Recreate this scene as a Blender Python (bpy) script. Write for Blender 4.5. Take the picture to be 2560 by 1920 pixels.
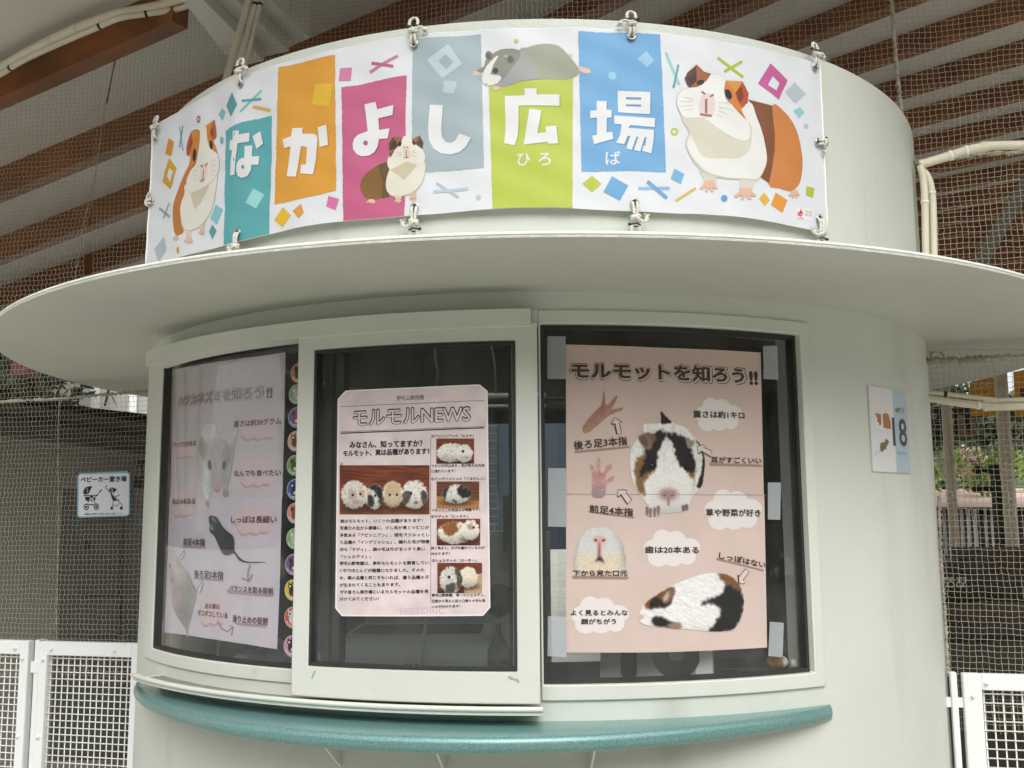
import bpy, math, random
import numpy as np
from mathutils import Vector, Matrix
from mathutils.geometry import tessellate_polygon

rnd = random.Random(7)
scn = bpy.context.scene
COL = scn.collection
for _o in list(bpy.data.objects):
    bpy.data.objects.remove(_o)

# ------------------------------------------------------------------ camera
F = 2537.22            # focal length in pixels of a 2560 px wide frame
PITCH, ROLL, EYE = 0.134817, -0.00657, 1.5
AX, AY, R = 0.07404, 3.23566, 1.17      # kiosk axis and radius (metres)
cp, sp, cr, sr = math.cos(PITCH), math.sin(PITCH), math.cos(ROLL), math.sin(ROLL)
cx_ = Vector((1, 0, 0)); cu_ = Vector((0, -sp, cp)); cf_ = Vector((0, cp, sp))
right = cr * cx_ + sr * cu_; up = -sr * cx_ + cr * cu_
cam = bpy.data.cameras.new('camera'); camo = bpy.data.objects.new('camera', cam); COL.objects.link(camo)
mw = Matrix((right, up, -cf_)).transposed().to_4x4(); mw.translation = (0, 0, EYE)
camo.matrix_world = mw
cam.sensor_width = 36; cam.lens = F / 2560 * 36; cam.clip_start = 0.05; cam.clip_end = 500
scn.camera = camo

# ------------------------------------------------------------------ light
SUN_EL, SUN_AZ = math.radians(46), math.radians(172)   # azimuth clockwise from +Y: behind the camera
W = bpy.data.worlds.new('World'); scn.world = W; W.use_nodes = True
nt = W.node_tree; nt.nodes.clear()
sky = nt.nodes.new('ShaderNodeTexSky'); sky.sky_type = 'NISHITA'; sky.sun_disc = False
sky.sun_elevation = SUN_EL; sky.sun_rotation = SUN_AZ; sky.air_density = 1.0; sky.dust_density = 4.0; sky.ozone_density = 1.0
hs = nt.nodes.new('ShaderNodeHueSaturation'); hs.inputs['Saturation'].default_value = 0.12
bg = nt.nodes.new('ShaderNodeBackground'); bg.inputs['Strength'].default_value = 0.15
wo = nt.nodes.new('ShaderNodeOutputWorld')
nt.links.new(sky.outputs[0], hs.inputs['Color']); nt.links.new(hs.outputs[0], bg.inputs['Color']); nt.links.new(bg.outputs[0], wo.inputs[0])
sl = bpy.data.lights.new('sun', 'SUN'); sl.energy = 0.5; sl.angle = math.radians(95); sl.color = (1.0, 0.985, 0.94)
so = bpy.data.objects.new('sun', sl); COL.objects.link(so)
sd = Vector((math.sin(SUN_AZ) * math.cos(SUN_EL), math.cos(SUN_AZ) * math.cos(SUN_EL), math.sin(SUN_EL)))
so.rotation_euler = sd.to_track_quat('Z', 'Y').to_euler(); so.location = sd * 20
scn.view_settings.view_transform = 'Standard'; scn.view_settings.look = 'None'
scn.view_settings.exposure = 0.72; scn.view_settings.gamma = 1.0
scn.cycles.max_bounces = 10; scn.cycles.transparent_max_bounces = 24; scn.cycles.use_denoising = True

# ------------------------------------------------------------------ helpers: colour, pixels, surfaces
def lin(c):
    if isinstance(c, str):
        c = [int(c[i:i + 2], 16) / 255 for i in (0, 2, 4)]
    c = np.asarray(c, float)
    return np.where(c <= 0.04045, c / 12.92, ((c + 0.055) / 1.055) ** 2.4)

def rays(px, py):
    """direction through a point of the 2560x1920 photograph"""
    x = (np.asarray(px, float) - 1280) / F; y = -(np.asarray(py, float) - 960) / F
    x, y = cr * x - sr * y, sr * x + cr * y
    return x, cp - y * sp, sp + y * cp

def at_y(px, py, Y):
    dx, dy, dz = rays(px, py); t = Y / dy
    return Vector((float(dx * t), float(Y), float(dz * t + EYE)))

def at_z(px, py, z):
    dx, dy, dz = rays(px, py); t = (z - EYE) / dz
    return Vector((float(dx * t), float(dy * t), float(z)))

def pol(th, r, z):
    a = math.radians(th)
    return Vector((AX + r * math.sin(a), AY - r * math.cos(a), z))

class Cyl:
    """vertical cylinder about the kiosk axis; u = arc length, v = height"""
    def __init__(s, r, flare=None, disp=None, du=0.03, dv=None):
        s.r, s.flare, s.disp, s.du, s.dv = r, flare, disp, du, dv
    def inv(s, px, py):
        dx, dy, dz = rays(px, py)
        rr = np.full(np.shape(dx), s.r)
        for _ in range(9 if s.flare else 1):
            a = dx * dx + dy * dy; b = -2 * (dx * AX + dy * AY); c = AX * AX + AY * AY - rr * rr
            t = (-b - np.sqrt(np.maximum(b * b - 4 * a * c, 0))) / 2 / a
            th = np.arctan2(dx * t - AX, AY - dy * t)
            if s.flare: rr = 0.5 * rr + 0.5 * (s.r + s.flare(th))
        return th * s.r, dz * t + EYE
    def pos(s, u, v, h):
        th = np.asarray(u) / s.r
        rr = s.r + h + (s.flare(th) if s.flare else 0) + (s.disp(u, v) if s.disp else 0)
        return np.stack([AX + rr * np.sin(th), AY - rr * np.cos(th), np.asarray(v) + 0 * th], -1)

class Pln:
    """vertical plane through p0 along the horizontal direction e"""
    du = dv = None
    def __init__(s, p0, e):
        s.p0 = np.array(p0, float); e = np.array(e, float); s.e = e / np.linalg.norm(e)
        s.n = np.array([s.e[1], -s.e[0], 0.0])
    def inv(s, px, py):
        dx, dy, dz = rays(px, py)
        t = (s.p0[0] * s.n[0] + s.p0[1] * s.n[1]) / (dx * s.n[0] + dy * s.n[1])
        return (dx * t - s.p0[0]) * s.e[0] + (dy * t - s.p0[1]) * s.e[1], dz * t + EYE
    def pos(s, u, v, h):
        u = np.asarray(u, float); v = np.asarray(v, float); h = h + 0 * u
        return np.stack([s.p0[0] + s.e[0] * u + s.n[0] * h, s.p0[1] + s.e[1] * u + s.n[1] * h, v], -1)

# ------------------------------------------------------------------ helpers: objects
def tag(o, label=None, cat=None, group=None, kind=None):
    if label: o['label'] = label
    if cat: o['category'] = cat
    if group: o['group'] = group
    if kind: o['kind'] = kind
    return o

def thing(name, label, cat, loc=(0, 0, 0), group=None):
    o = bpy.data.objects.new(name, None); COL.objects.link(o); o.location = loc; o.empty_display_size = 0.1
    return tag(o, label, cat, group)

def mesh_obj(name, V, FC, mat, parent=None, smooth=False, colors=None, pcolors=None, auto=None):
    me = bpy.data.meshes.new(name)
    me.from_pydata([tuple(map(float, v)) for v in V], [], FC)
    if colors is not None:
        at = me.color_attributes.new('Col', 'FLOAT_COLOR', 'CORNER')
        arr = np.ones((len(me.loops), 4), np.float32); k = 0
        for f, c in zip(FC, colors):
            arr[k:k + len(f), :3] = c; k += len(f)
        at.data.foreach_set('color', arr.ravel())
    if pcolors is not None:
        at = me.color_attributes.new('Col', 'FLOAT_COLOR', 'POINT')
        arr = np.ones((len(V), 4), np.float32); arr[:, :3] = pcolors
        at.data.foreach_set('color', arr.ravel())
    me.materials.append(mat)
    if smooth:
        me.polygons.foreach_set('use_smooth', [True] * len(me.polygons))
        if auto: me.set_sharp_from_angle(angle=math.radians(auto))
    me.update()
    o = bpy.data.objects.new(name, me); COL.objects.link(o)
    if parent is not None:
        o.parent = parent
        o.matrix_parent_inverse = Matrix.Translation(-world_loc(parent))
    return o

def world_loc(o):
    v = Vector(o.location)
    if o.parent is not None and o.type == 'EMPTY': v += world_loc(o.parent)
    return v

class MB:
    def __init__(s): s.V = []; s.F = []
    def add(s, V, Fc):
        n = len(s.V); s.V += [Vector(v) for v in V]; s.F += [tuple(i + n for i in f) for f in Fc]
    def box(s, x0, x1, y0, y1, z0, z1, M=None):
        V = [Vector((x, y, z)) for z in (z0, z1) for y in (y0, y1) for x in (x0, x1)]
        if M is not None: V = [M @ v for v in V]
        s.add(V, [(0, 2, 3, 1), (4, 5, 7, 6), (0, 1, 5, 4), (2, 6, 7, 3), (0, 4, 6, 2), (1, 3, 7, 5)])
    def prism(s, pts, vec):
        n = len(pts); P = [Vector(p) for p in pts]; v = Vector(vec)
        s.add(P + [p + v for p in P], [tuple(range(n))[::-1], tuple(range(n, 2 * n))] + [(i, (i + 1) % n, n + (i + 1) % n, n + i) for i in range(n)])
    def bar(s, a, b, w, d, upv=(0, 0, 1)):
        a, b = Vector(a), Vector(b); t = (b - a).normalized(); x = t.cross(Vector(upv)).normalized(); y = x.cross(t)
        q = [x * w / 2 + y * d / 2, -x * w / 2 + y * d / 2, -x * w / 2 - y * d / 2, x * w / 2 - y * d / 2]
        s.add([a + v for v in q] + [b + v for v in q], [(0, 1, 2, 3), (7, 6, 5, 4)] + [(i, 4 + i, 4 + (i + 1) % 4, (i + 1) % 4) for i in range(4)])
    def tube(s, P, r, sides=8, closed=False, caps=True):
        P = [Vector(p) for p in P]; n = len(P); rr = r if hasattr(r, '__len__') else [r] * n
        T = []
        for i in range(n):
            a = P[(i - 1) % n] if closed or i > 0 else P[i]; b = P[(i + 1) % n] if closed or i < n - 1 else P[i]
            T.append((b - a).normalized() if (b - a).length > 1e-9 else Vector((0, 0, 1)))
        ref = Vector((0, 0, 1)) if abs(T[0].z) < .9 else Vector((1, 0, 0))
        nx = T[0].cross(ref).normalized(); V = []
        for i in range(n):
            nx = (nx - T[i] * nx.dot(T[i])).normalized(); ny = T[i].cross(nx)
            for k in range(sides):
                a = 2 * math.pi * k / sides; V.append(P[i] + (nx * math.cos(a) + ny * math.sin(a)) * rr[i])
        Fc = []
        for i in range(n if closed else n - 1):
            j = (i + 1) % n
            for k in range(sides):
                l = (k + 1) % sides; Fc.append((i * sides + k, i * sides + l, j * sides + l, j * sides + k))
        if caps and not closed:
            Fc.append(tuple(range(sides))[::-1]); Fc.append(tuple((n - 1) * sides + k for k in range(sides)))
        s.add(V, Fc)
    def ball(s, c, r, seg=10, rings=7, M=None):
        c = Vector(c); rx = r if hasattr(r, '__len__') else (r, r, r); V = []; Fc = []
        for i in range(rings + 1):
            ph = math.pi * i / rings
            for k in range(seg):
                a = 2 * math.pi * k / seg
                v = Vector((rx[0] * math.sin(ph) * math.cos(a), rx[1] * math.sin(ph) * math.sin(a), rx[2] * math.cos(ph)))
                V.append(c + (M @ v if M is not None else v))
        for i in range(rings):
            for k in range(seg):
                l = (k + 1) % seg; Fc.append((i * seg + k, (i + 1) * seg + k, (i + 1) * seg + l, i * seg + l))
        s.add(V, Fc)
    def arc(s, th0, th1, r0, r1, z0, z1, step=1.5):
        """closed curved block about the kiosk axis"""
        n = max(2, int(math.ceil(abs(th1 - th0) / step)) + 1); T = np.linspace(th0, th1, n)
        V = []; Fc = []
        for t in T: V += [pol(t, r0, z0), pol(t, r1, z0), pol(t, r1, z1), pol(t, r0, z1)]
        for i in range(n - 1):
            for k in range(4):
                l = (k + 1) % 4; Fc.append((4 * i + k, 4 * i + l, 4 * i + 4 + l, 4 * i + 4 + k))
        Fc += [(3, 2, 1, 0), tuple(4 * (n - 1) + k for k in range(4))]
        s.add(V, Fc)
    def shell(s, th0, th1, z0, z1, r0, r1, holes=(), step=1.5, full=False):
        """curved wall with rectangular openings: one closed mesh"""
        ts = set(np.round(np.linspace(th0, th1, int(abs(th1 - th0) / step) + 2), 5)); zs = {z0, z1}
        for h in holes: ts |= {round(h[0], 5), round(h[1], 5)}; zs |= {h[2], h[3]}
        hb = {round(b, 5) for h in holes for b in h[:2]} | {round(th0, 5), round(th1, 5)}
        T = []
        for t in sorted(ts):
            if t in hb or all(abs(t - b) > 0.25 for b in hb): T.append(t)
        Z = sorted(zs); nt_, nz = len(T), len(Z); per = full
        def hole(i, k):
            if i < 0 or k < 0 or k >= nz - 1 or i >= nt_ - 1: return True
            tm, zm = (T[i] + T[i + 1]) / 2, (Z[k] + Z[k + 1]) / 2
            return any(h[0] < tm < h[1] and h[2] < zm < h[3] for h in holes)
        def hh(i, k):
            if per and i < 0: i = nt_ - 2
            if per and i >= nt_ - 1: i = 0
            return hole(i, k)
        V = []
        for r in (r0, r1):
            for t in T:
                for z in Z: V.append(pol(t, r, z))
        N = nt_ * nz
        def I(i, k, o):
            if per and i == nt_ - 1: i = 0
            return o * N + i * nz + k
        Fc = []
        for i in range(nt_ - 1):
            for k in range(nz - 1):
                if hole(i, k): continue
                Fc.append((I(i, k, 1), I(i + 1, k, 1), I(i + 1, k + 1, 1), I(i, k + 1, 1)))
                Fc.append((I(i, k, 0), I(i, k + 1, 0), I(i + 1, k + 1, 0), I(i + 1, k, 0)))
                if hh(i - 1, k): Fc.append((I(i, k, 0), I(i, k, 1), I(i, k + 1, 1), I(i, k + 1, 0)))
                if hh(i + 1, k): Fc.append((I(i + 1, k, 1), I(i + 1, k, 0), I(i + 1, k + 1, 0), I(i + 1, k + 1, 1)))
                if hole(i, k - 1): Fc.append((I(i, k, 1), I(i, k, 0), I(i + 1, k, 0), I(i + 1, k, 1)))
                if hole(i, k + 1): Fc.append((I(i, k + 1, 0), I(i, k + 1, 1), I(i + 1, k + 1, 1), I(i + 1, k + 1, 0)))
        s.add(V, Fc)
    def build(s, name, mat, parent=None, smooth=False, auto=None):
        return mesh_obj(name, s.V, s.F, mat, parent, smooth, auto=auto)

def crom(pts, n=6, closed=True):
    P = [np.array(p, float) for p in pts]; m = len(P); out = []
    for i in range(m if closed else m - 1):
        a, b, c, d = (P[(i - 1) % m], P[i], P[(i + 1) % m], P[(i + 2) % m]) if closed else (P[max(i - 1, 0)], P[i], P[i + 1], P[min(i + 2, m - 1)])
        for k in range(n):
            t = k / n
            out.append(0.5 * ((2 * b) + (c - a) * t + (2 * a - 5 * b + 4 * c - d) * t * t + (3 * b - a - 3 * c + d) * t ** 3))
    if not closed: out.append(P[-1])
    return out

# ------------------------------------------------------------------ helpers: materials
def mat(name, color, rough=0.6, metal=0.0, spec=0.5, var=0.0, vscale=6.0, bump=0.0, bscale=60.0, coat=0.0, crough=0.1, attr=False, stretch=None, dirt=None, subsurf=0.0):
    m = bpy.data.materials.new(name); m.use_nodes = True
    n = m.node_tree.nodes; l = m.node_tree.links; b = n['Principled BSDF']
    b.inputs['Roughness'].default_value = rough; b.inputs['Metallic'].default_value = metal
    b.inputs['Specular IOR Level'].default_value = spec
    b.inputs['Coat Weight'].default_value = coat; b.inputs['Coat Roughness'].default_value = crough
    tc = n.new('ShaderNodeTexCoord'); mp = n.new('ShaderNodeMapping'); l.new(tc.outputs['Object'], mp.inputs[0])
    if stretch: mp.inputs['Scale'].default_value = stretch
    base = None
    if attr:
        a = n.new('ShaderNodeVertexColor'); a.layer_name = 'Col'; base = a.outputs['Color']
    else:
        rgb = n.new('ShaderNodeRGB'); rgb.outputs[0].default_value = (*[float(x) for x in color], 1); base = rgb.outputs[0]
    if var > 0:
        nz = n.new('ShaderNodeTexNoise'); nz.inputs['Scale'].default_value = vscale; nz.inputs['Detail'].default_value = 6
        l.new(mp.outputs[0], nz.inputs['Vector'])
        mr = n.new('ShaderNodeMapRange'); mr.inputs[1].default_value = 0.3; mr.inputs[2].default_value = 0.7
        mr.inputs[3].default_value = 1 - var; mr.inputs[4].default_value = 1 + var * 0.6
        l.new(nz.outputs['Fac'], mr.inputs[0])
        mx = n.new('ShaderNodeVectorMath'); mx.operation = 'SCALE'; l.new(base, mx.inputs[0]); l.new(mr.outputs[0], mx.inputs['Scale']); base = mx.outputs[0]
    if dirt:
        dcol, dsc, dst, lo, hi = dirt
        m2 = n.new('ShaderNodeMapping'); m2.inputs['Scale'].default_value = dst; l.new(tc.outputs['Object'], m2.inputs[0])
        nz = n.new('ShaderNodeTexNoise'); nz.inputs['Scale'].default_value = dsc; nz.inputs['Detail'].default_value = 5
        l.new(m2.outputs[0], nz.inputs['Vector'])
        mr = n.new('ShaderNodeMapRange'); mr.inputs[1].default_value = lo; mr.inputs[2].default_value = hi; mr.inputs[4].default_value = 0.32
        l.new(nz.outputs['Fac'], mr.inputs[0])
        mx = n.new('ShaderNodeMix'); mx.data_type = 'RGBA'; l.new(mr.outputs[0], mx.inputs['Factor']); l.new(base, mx.inputs[6])
        mx.inputs[7].default_value = (*dcol, 1); base = mx.outputs[2]
    l.new(base, b.inputs['Base Color'])
    if bump > 0:
        nz = n.new('ShaderNodeTexNoise'); nz.inputs['Scale'].default_value = bscale; nz.inputs['Detail'].default_value = 4
        l.new(mp.outputs[0], nz.inputs['Vector'])
        bp = n.new('ShaderNodeBump'); bp.inputs['Strength'].default_value = bump; bp.inputs['Distance'].default_value = 0.01
        l.new(nz.outputs['Fac'], bp.inputs['Height']); l.new(bp.outputs[0], b.inputs['Normal'])
    return m

def glass_mat(name, tint=(0.93, 0.95, 0.94), refl=1.0, wav=0.0, wscale=8.0, rough=0.0, dust_haze=0.0):
    m = bpy.data.materials.new(name); m.use_nodes = True
    n = m.node_tree.nodes; l = m.node_tree.links; n.clear()
    o = n.new('ShaderNodeOutputMaterial'); mx = n.new('ShaderNodeMixShader'); tr = n.new('ShaderNodeBsdfTransparent'); gl = n.new('ShaderNodeBsdfGlossy')
    tr.inputs[0].default_value = (*tint, 1); gl.inputs['Roughness'].default_value = rough; gl.inputs['Color'].default_value = (1, 1, 1, 1)
    fr = n.new('ShaderNodeLayerWeight'); fr.inputs['Blend'].default_value = 0.5
    pw = n.new('ShaderNodeMath'); pw.operation = 'POWER'; pw.inputs[1].default_value = 5; l.new(fr.outputs['Facing'], pw.inputs[0])
    mt = n.new('ShaderNodeMath'); mt.operation = 'MULTIPLY_ADD'; mt.inputs[1].default_value = 0.95 * refl; mt.inputs[2].default_value = 0.04 * refl; mt.use_clamp = True
    l.new(pw.outputs[0], mt.inputs[0]); l.new(mt.outputs[0], mx.inputs[0]); l.new(tr.outputs[0], mx.inputs[1]); l.new(gl.outputs[0], mx.inputs[2]); l.new(mx.outputs[0], o.inputs[0])
    if dust_haze > 0:   # dusty smears plus a pale haze, put in to lift the dark room
        df = n.new('ShaderNodeBsdfDiffuse'); df.inputs[0].default_value = (0.62, 0.63, 0.62, 1); m3 = n.new('ShaderNodeMixShader')
        tc = n.new('ShaderNodeTexCoord'); mp = n.new('ShaderNodeMapping'); mp.inputs['Scale'].default_value = (1, 1, 0.35); nz = n.new('ShaderNodeTexNoise'); nz.inputs['Scale'].default_value = 9; nz.inputs['Detail'].default_value = 7; nz.inputs['Distortion'].default_value = 1.2
        mr = n.new('ShaderNodeMapRange'); mr.inputs[1].default_value = 0.35; mr.inputs[2].default_value = 0.8; mr.inputs[3].default_value = dust_haze * 0.5; mr.inputs[4].default_value = dust_haze * 2.2
        l.new(tc.outputs['Object'], mp.inputs[0]); l.new(mp.outputs[0], nz.inputs['Vector']); l.new(nz.outputs['Fac'], mr.inputs[0]); l.new(mr.outputs[0], m3.inputs[0]); l.new(mx.outputs[0], m3.inputs[1]); l.new(df.outputs[0], m3.inputs[2]); l.new(m3.outputs[0], o.inputs[0])
    if wav > 0:
        tc = n.new('ShaderNodeTexCoord'); nz = n.new('ShaderNodeTexNoise'); nz.inputs['Scale'].default_value = wscale; nz.inputs['Detail'].default_value = 2
        bp = n.new('ShaderNodeBump'); bp.inputs['Strength'].default_value = wav; bp.inputs['Distance'].default_value = 0.02
        l.new(tc.outputs['Object'], nz.inputs['Vector']); l.new(nz.outputs['Fac'], bp.inputs['Height'])
        l.new(bp.outputs[0], gl.inputs['Normal']); l.new(bp.outputs[0], fr.inputs['Normal'])
    return m

M = {}
M['paint'] = mat('white_green_paint', lin('d4d8ce'), 0.5, var=0.06, vscale=2.5, bump=0.12, bscale=55, dirt=(tuple(lin('9a9a86')), 5.0, (1, 1, 0.22), 0.58, 0.78))
M['parapet'] = mat('parapet_paint', lin('c9cec3'), 0.55, var=0.06, vscale=3, bump=0.16, bscale=60, dirt=(tuple(lin('a3a28d')), 16.0, (1, 1, 0.05), 0.60, 0.80))
M['frame'] = mat('frame_paint', lin('d8dbd1'), 0.42, var=0.04, vscale=5, bump=0.12, bscale=45, stretch=(1, 1, 0.35), dirt=(tuple(lin('a8a592')), 14.0, (1, 1, 1), 0.66, 0.8))
M['canopy'] = mat('canopy_paint', lin('c6c8bd'), 0.5, var=0.07, vscale=2.2, bump=0.08, bscale=40, dirt=(tuple(lin('8f8c78')), 5.0, (1, 1, 1), 0.62, 0.85))
M['rim'] = mat('canopy_edge_paint', lin('e2e3da'), 0.5, var=0.06, vscale=20, bump=0.6, bscale=60)
M['teal'] = mat('teal_glitter', (0.17, 0.34, 0.325), 0.36, 0.25, var=0.55, vscale=520, coat=0.45, crough=0.12, bump=0.05, bscale=300, dirt=(tuple(lin('8f9a8a')), 7.0, (1, 1, 1), 0.50, 0.75))
M['gasket'] = mat('black_gasket', lin('33332f'), 0.6, var=0.2, vscale=20)
M['alu'] = mat('dark_aluminium', lin('5b5b57'), 0.45, 0.6, var=0.1, vscale=20, stretch=(1, 1, .2))
M['channel'] = mat('dusty_channel', lin('8d8b7c'), 0.8, var=0.2, vscale=30)
M['glass'] = glass_mat('window_glass', refl=0.9, dust_haze=0.022)
M['film'] = glass_mat('laminate_film', (0.95, 0.95, 0.96), refl=1.0, wav=0.12, wscale=14, rough=0.04)
M['wavyfilm'] = glass_mat('wavy_laminate', (0.95, 0.95, 0.97), refl=.22, wav=0.55, wscale=9, rough=0.03)
M['banner'] = mat('banner_print', (1, 1, 1), 0.5, spec=0.4, attr=True, bump=0.03, bscale=220)
M['print'] = mat('poster_print', (1, 1, 1), 0.42, spec=0.45, attr=True, coat=0.15, crough=0.2)
M['sheet'] = mat('poster_sheet', (1, 1, 1), 0.42, spec=0.45, attr=True, coat=0.15, crough=0.2, var=0.05, vscale=14)
M['newsprint'] = mat('news_sheet', (1, 1, 1), 0.42, spec=0.45, attr=True, coat=0.15, crough=0.2, var=0.14, vscale=22)
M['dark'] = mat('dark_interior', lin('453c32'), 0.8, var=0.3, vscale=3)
M['rope'] = mat('white_rope', lin('e6e4d8'), 0.85, var=0.15, vscale=120, bump=0.6, bscale=400)
M['black'] = mat('black_plastic', lin('24231f'), 0.5)
M['steel'] = mat('steel', lin('b5b2a8'), 0.3, 0.9, var=0.1, vscale=40)
M['net'] = mat('net_cord', lin('c4bca8'), 0.8, var=0.15, vscale=30)
M['netrope'] = mat('net_rope', lin('bdb6a4'), 0.85, var=0.25, vscale=60, bump=0.6, bscale=200)
M['conduit'] = mat('beige_conduit', lin('e0d8c4'), 0.5, var=0.06, vscale=12)
M['flex'] = mat('cream_flex_conduit', lin('e6dfc8'), 0.5, var=0.06, vscale=25)
M['ceiling'] = mat('ceiling_board', lin('dedad1'), 0.75, var=0.06, vscale=2)
M['beam'] = mat('glulam_beam', lin('8a5630'), 0.55, var=0.35, vscale=5, stretch=(1, 1, 1), bump=0.1, bscale=20)
M['white'] = mat('white_powdercoat', lin('f3f5f4'), 0.4, var=0.02, vscale=8)
M['wire'] = mat('white_wire', lin('f3f3ec'), 0.45)
M['tape'] = None
M['concrete'] = mat('concrete_ground', lin('b3b0a6'), 0.85, var=0.18, vscale=1.2, bump=0.3, bscale=25)
M['greywall'] = mat('grey_wall', lin('918e86'), 0.8, var=0.12, vscale=1.5)
M['darkgrey'] = mat('dark_grey_metal', lin('4b4a48'), 0.55, var=0.15, vscale=4)
M['timber'] = mat('old_timber', lin('43392d'), 0.8, var=0.35, vscale=8, stretch=(1, 1, .15))
M['brownwood'] = mat('brown_wood', lin('8a6440'), 0.7, var=0.3, vscale=9, stretch=(1, 1, .12))
M['darktimber'] = mat('dark_timber', lin('2c2721'), 0.8, var=0.3, vscale=8)
M['soil'] = mat('dark_soil', lin('3a362e'), 0.95, var=0.35, vscale=3)
M['pinkpath'] = mat('pink_paving', lin('e3c9ba'), 0.9, var=0.1, vscale=2)
M['grass'] = mat('grass_bank', (0.09, 0.13, 0.045), 0.9, var=0.4, vscale=3)
M['leaf'] = mat('fresh_leaf', (0.26, 0.40, 0.08), 0.55, var=0.5, vscale=2)
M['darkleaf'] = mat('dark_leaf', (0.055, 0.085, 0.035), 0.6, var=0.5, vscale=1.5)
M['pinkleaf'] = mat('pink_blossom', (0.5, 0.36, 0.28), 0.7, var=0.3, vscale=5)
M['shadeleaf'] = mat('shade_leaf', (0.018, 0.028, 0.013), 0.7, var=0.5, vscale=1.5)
M['bark'] = mat('bark', (0.10, 0.075, 0.05), 0.9, var=0.4, vscale=10)
M['post'] = mat('beige_post', lin('d3c9b5'), 0.6, var=0.1, vscale=4)
M['yellow'] = mat('yellow_cloth', lin('cf941d'), 0.75, var=0.08, vscale=4)
M['blackcloth'] = mat('black_cloth', lin('2a2926'), 0.75)
M['ornament'] = mat('dark_ornament', lin('6a635a'), 0.7, var=0.35, vscale=60, bump=0.5, bscale=120)
M['plastic'] = mat('white_plastic', lin('dededb'), 0.4, var=0.03, vscale=6)
M['fur'] = mat('toy_fur', (1, 1, 1), 0.95, spec=0.1, attr=True, bump=0.8, bscale=500)
M['bluepanel'] = mat('blue_grey_panel', lin('707f92'), 0.5, var=0.08, vscale=3)

# ------------------------------------------------------------------ helpers: printed artwork
def conv(ox, oy, k): return lambda p: (ox + p[0] * k, oy + p[1] * k)
a2 = conv(360, 180, .31646); a3 = conv(1000, 40, .31646); a4 = conv(1600, 60, .33751); a7 = conv(360, 270, .24710); z5 = conv(440, 0, .27125)
zR = conv(1320, 780, .59052); r2 = conv(1400, 860, .26517); r3 = conv(1400, 1290, .23508)
l4 = conv(400, 960, .22901); l5 = conv(400, 1260, .24105); n1 = conv(820, 960, .36155); idc = lambda p: p

FONTCACHE = {}
def glyphs(s, bold, res=3):
    key = (s, bold, res)
    if key in FONTCACHE: return FONTCACHE[key]
    c = bpy.data.curves.new('text', 'FONT'); c.body = s; c.offset = bold; c.resolution_u = res
    o = bpy.data.objects.new('text', c); COL.objects.link(o)
    e = o.evaluated_get(bpy.context.evaluated_depsgraph_get()); me = e.to_mesh()
    V = np.array([v.co[:2] for v in me.vertices]); Fc = [tuple(p.vertices) for p in me.polygons]
    e.to_mesh_clear(); bpy.data.objects.remove(o); bpy.data.curves.remove(c)
    FONTCACHE[key] = (V, Fc); return V, Fc

def clip(poly, ax, lo, hi):
    for sgn, lim in ((1, lo), (-1, hi)):
        out = []; n = len(poly)
        for i in range(n):
            a, b = poly[i], poly[(i + 1) % n]; da, db = sgn * (a[ax] - lim), sgn * (b[ax] - lim)
            if da >= 0: out.append(a)
            if (da > 0 > db) or (da < 0 < db):
                t = da / (da - db); out.append((a[0] + (b[0] - a[0]) * t, a[1] + (b[1] - a[1]) * t))
        poly = out
        if len(poly) < 3: return []
    return poly

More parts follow.
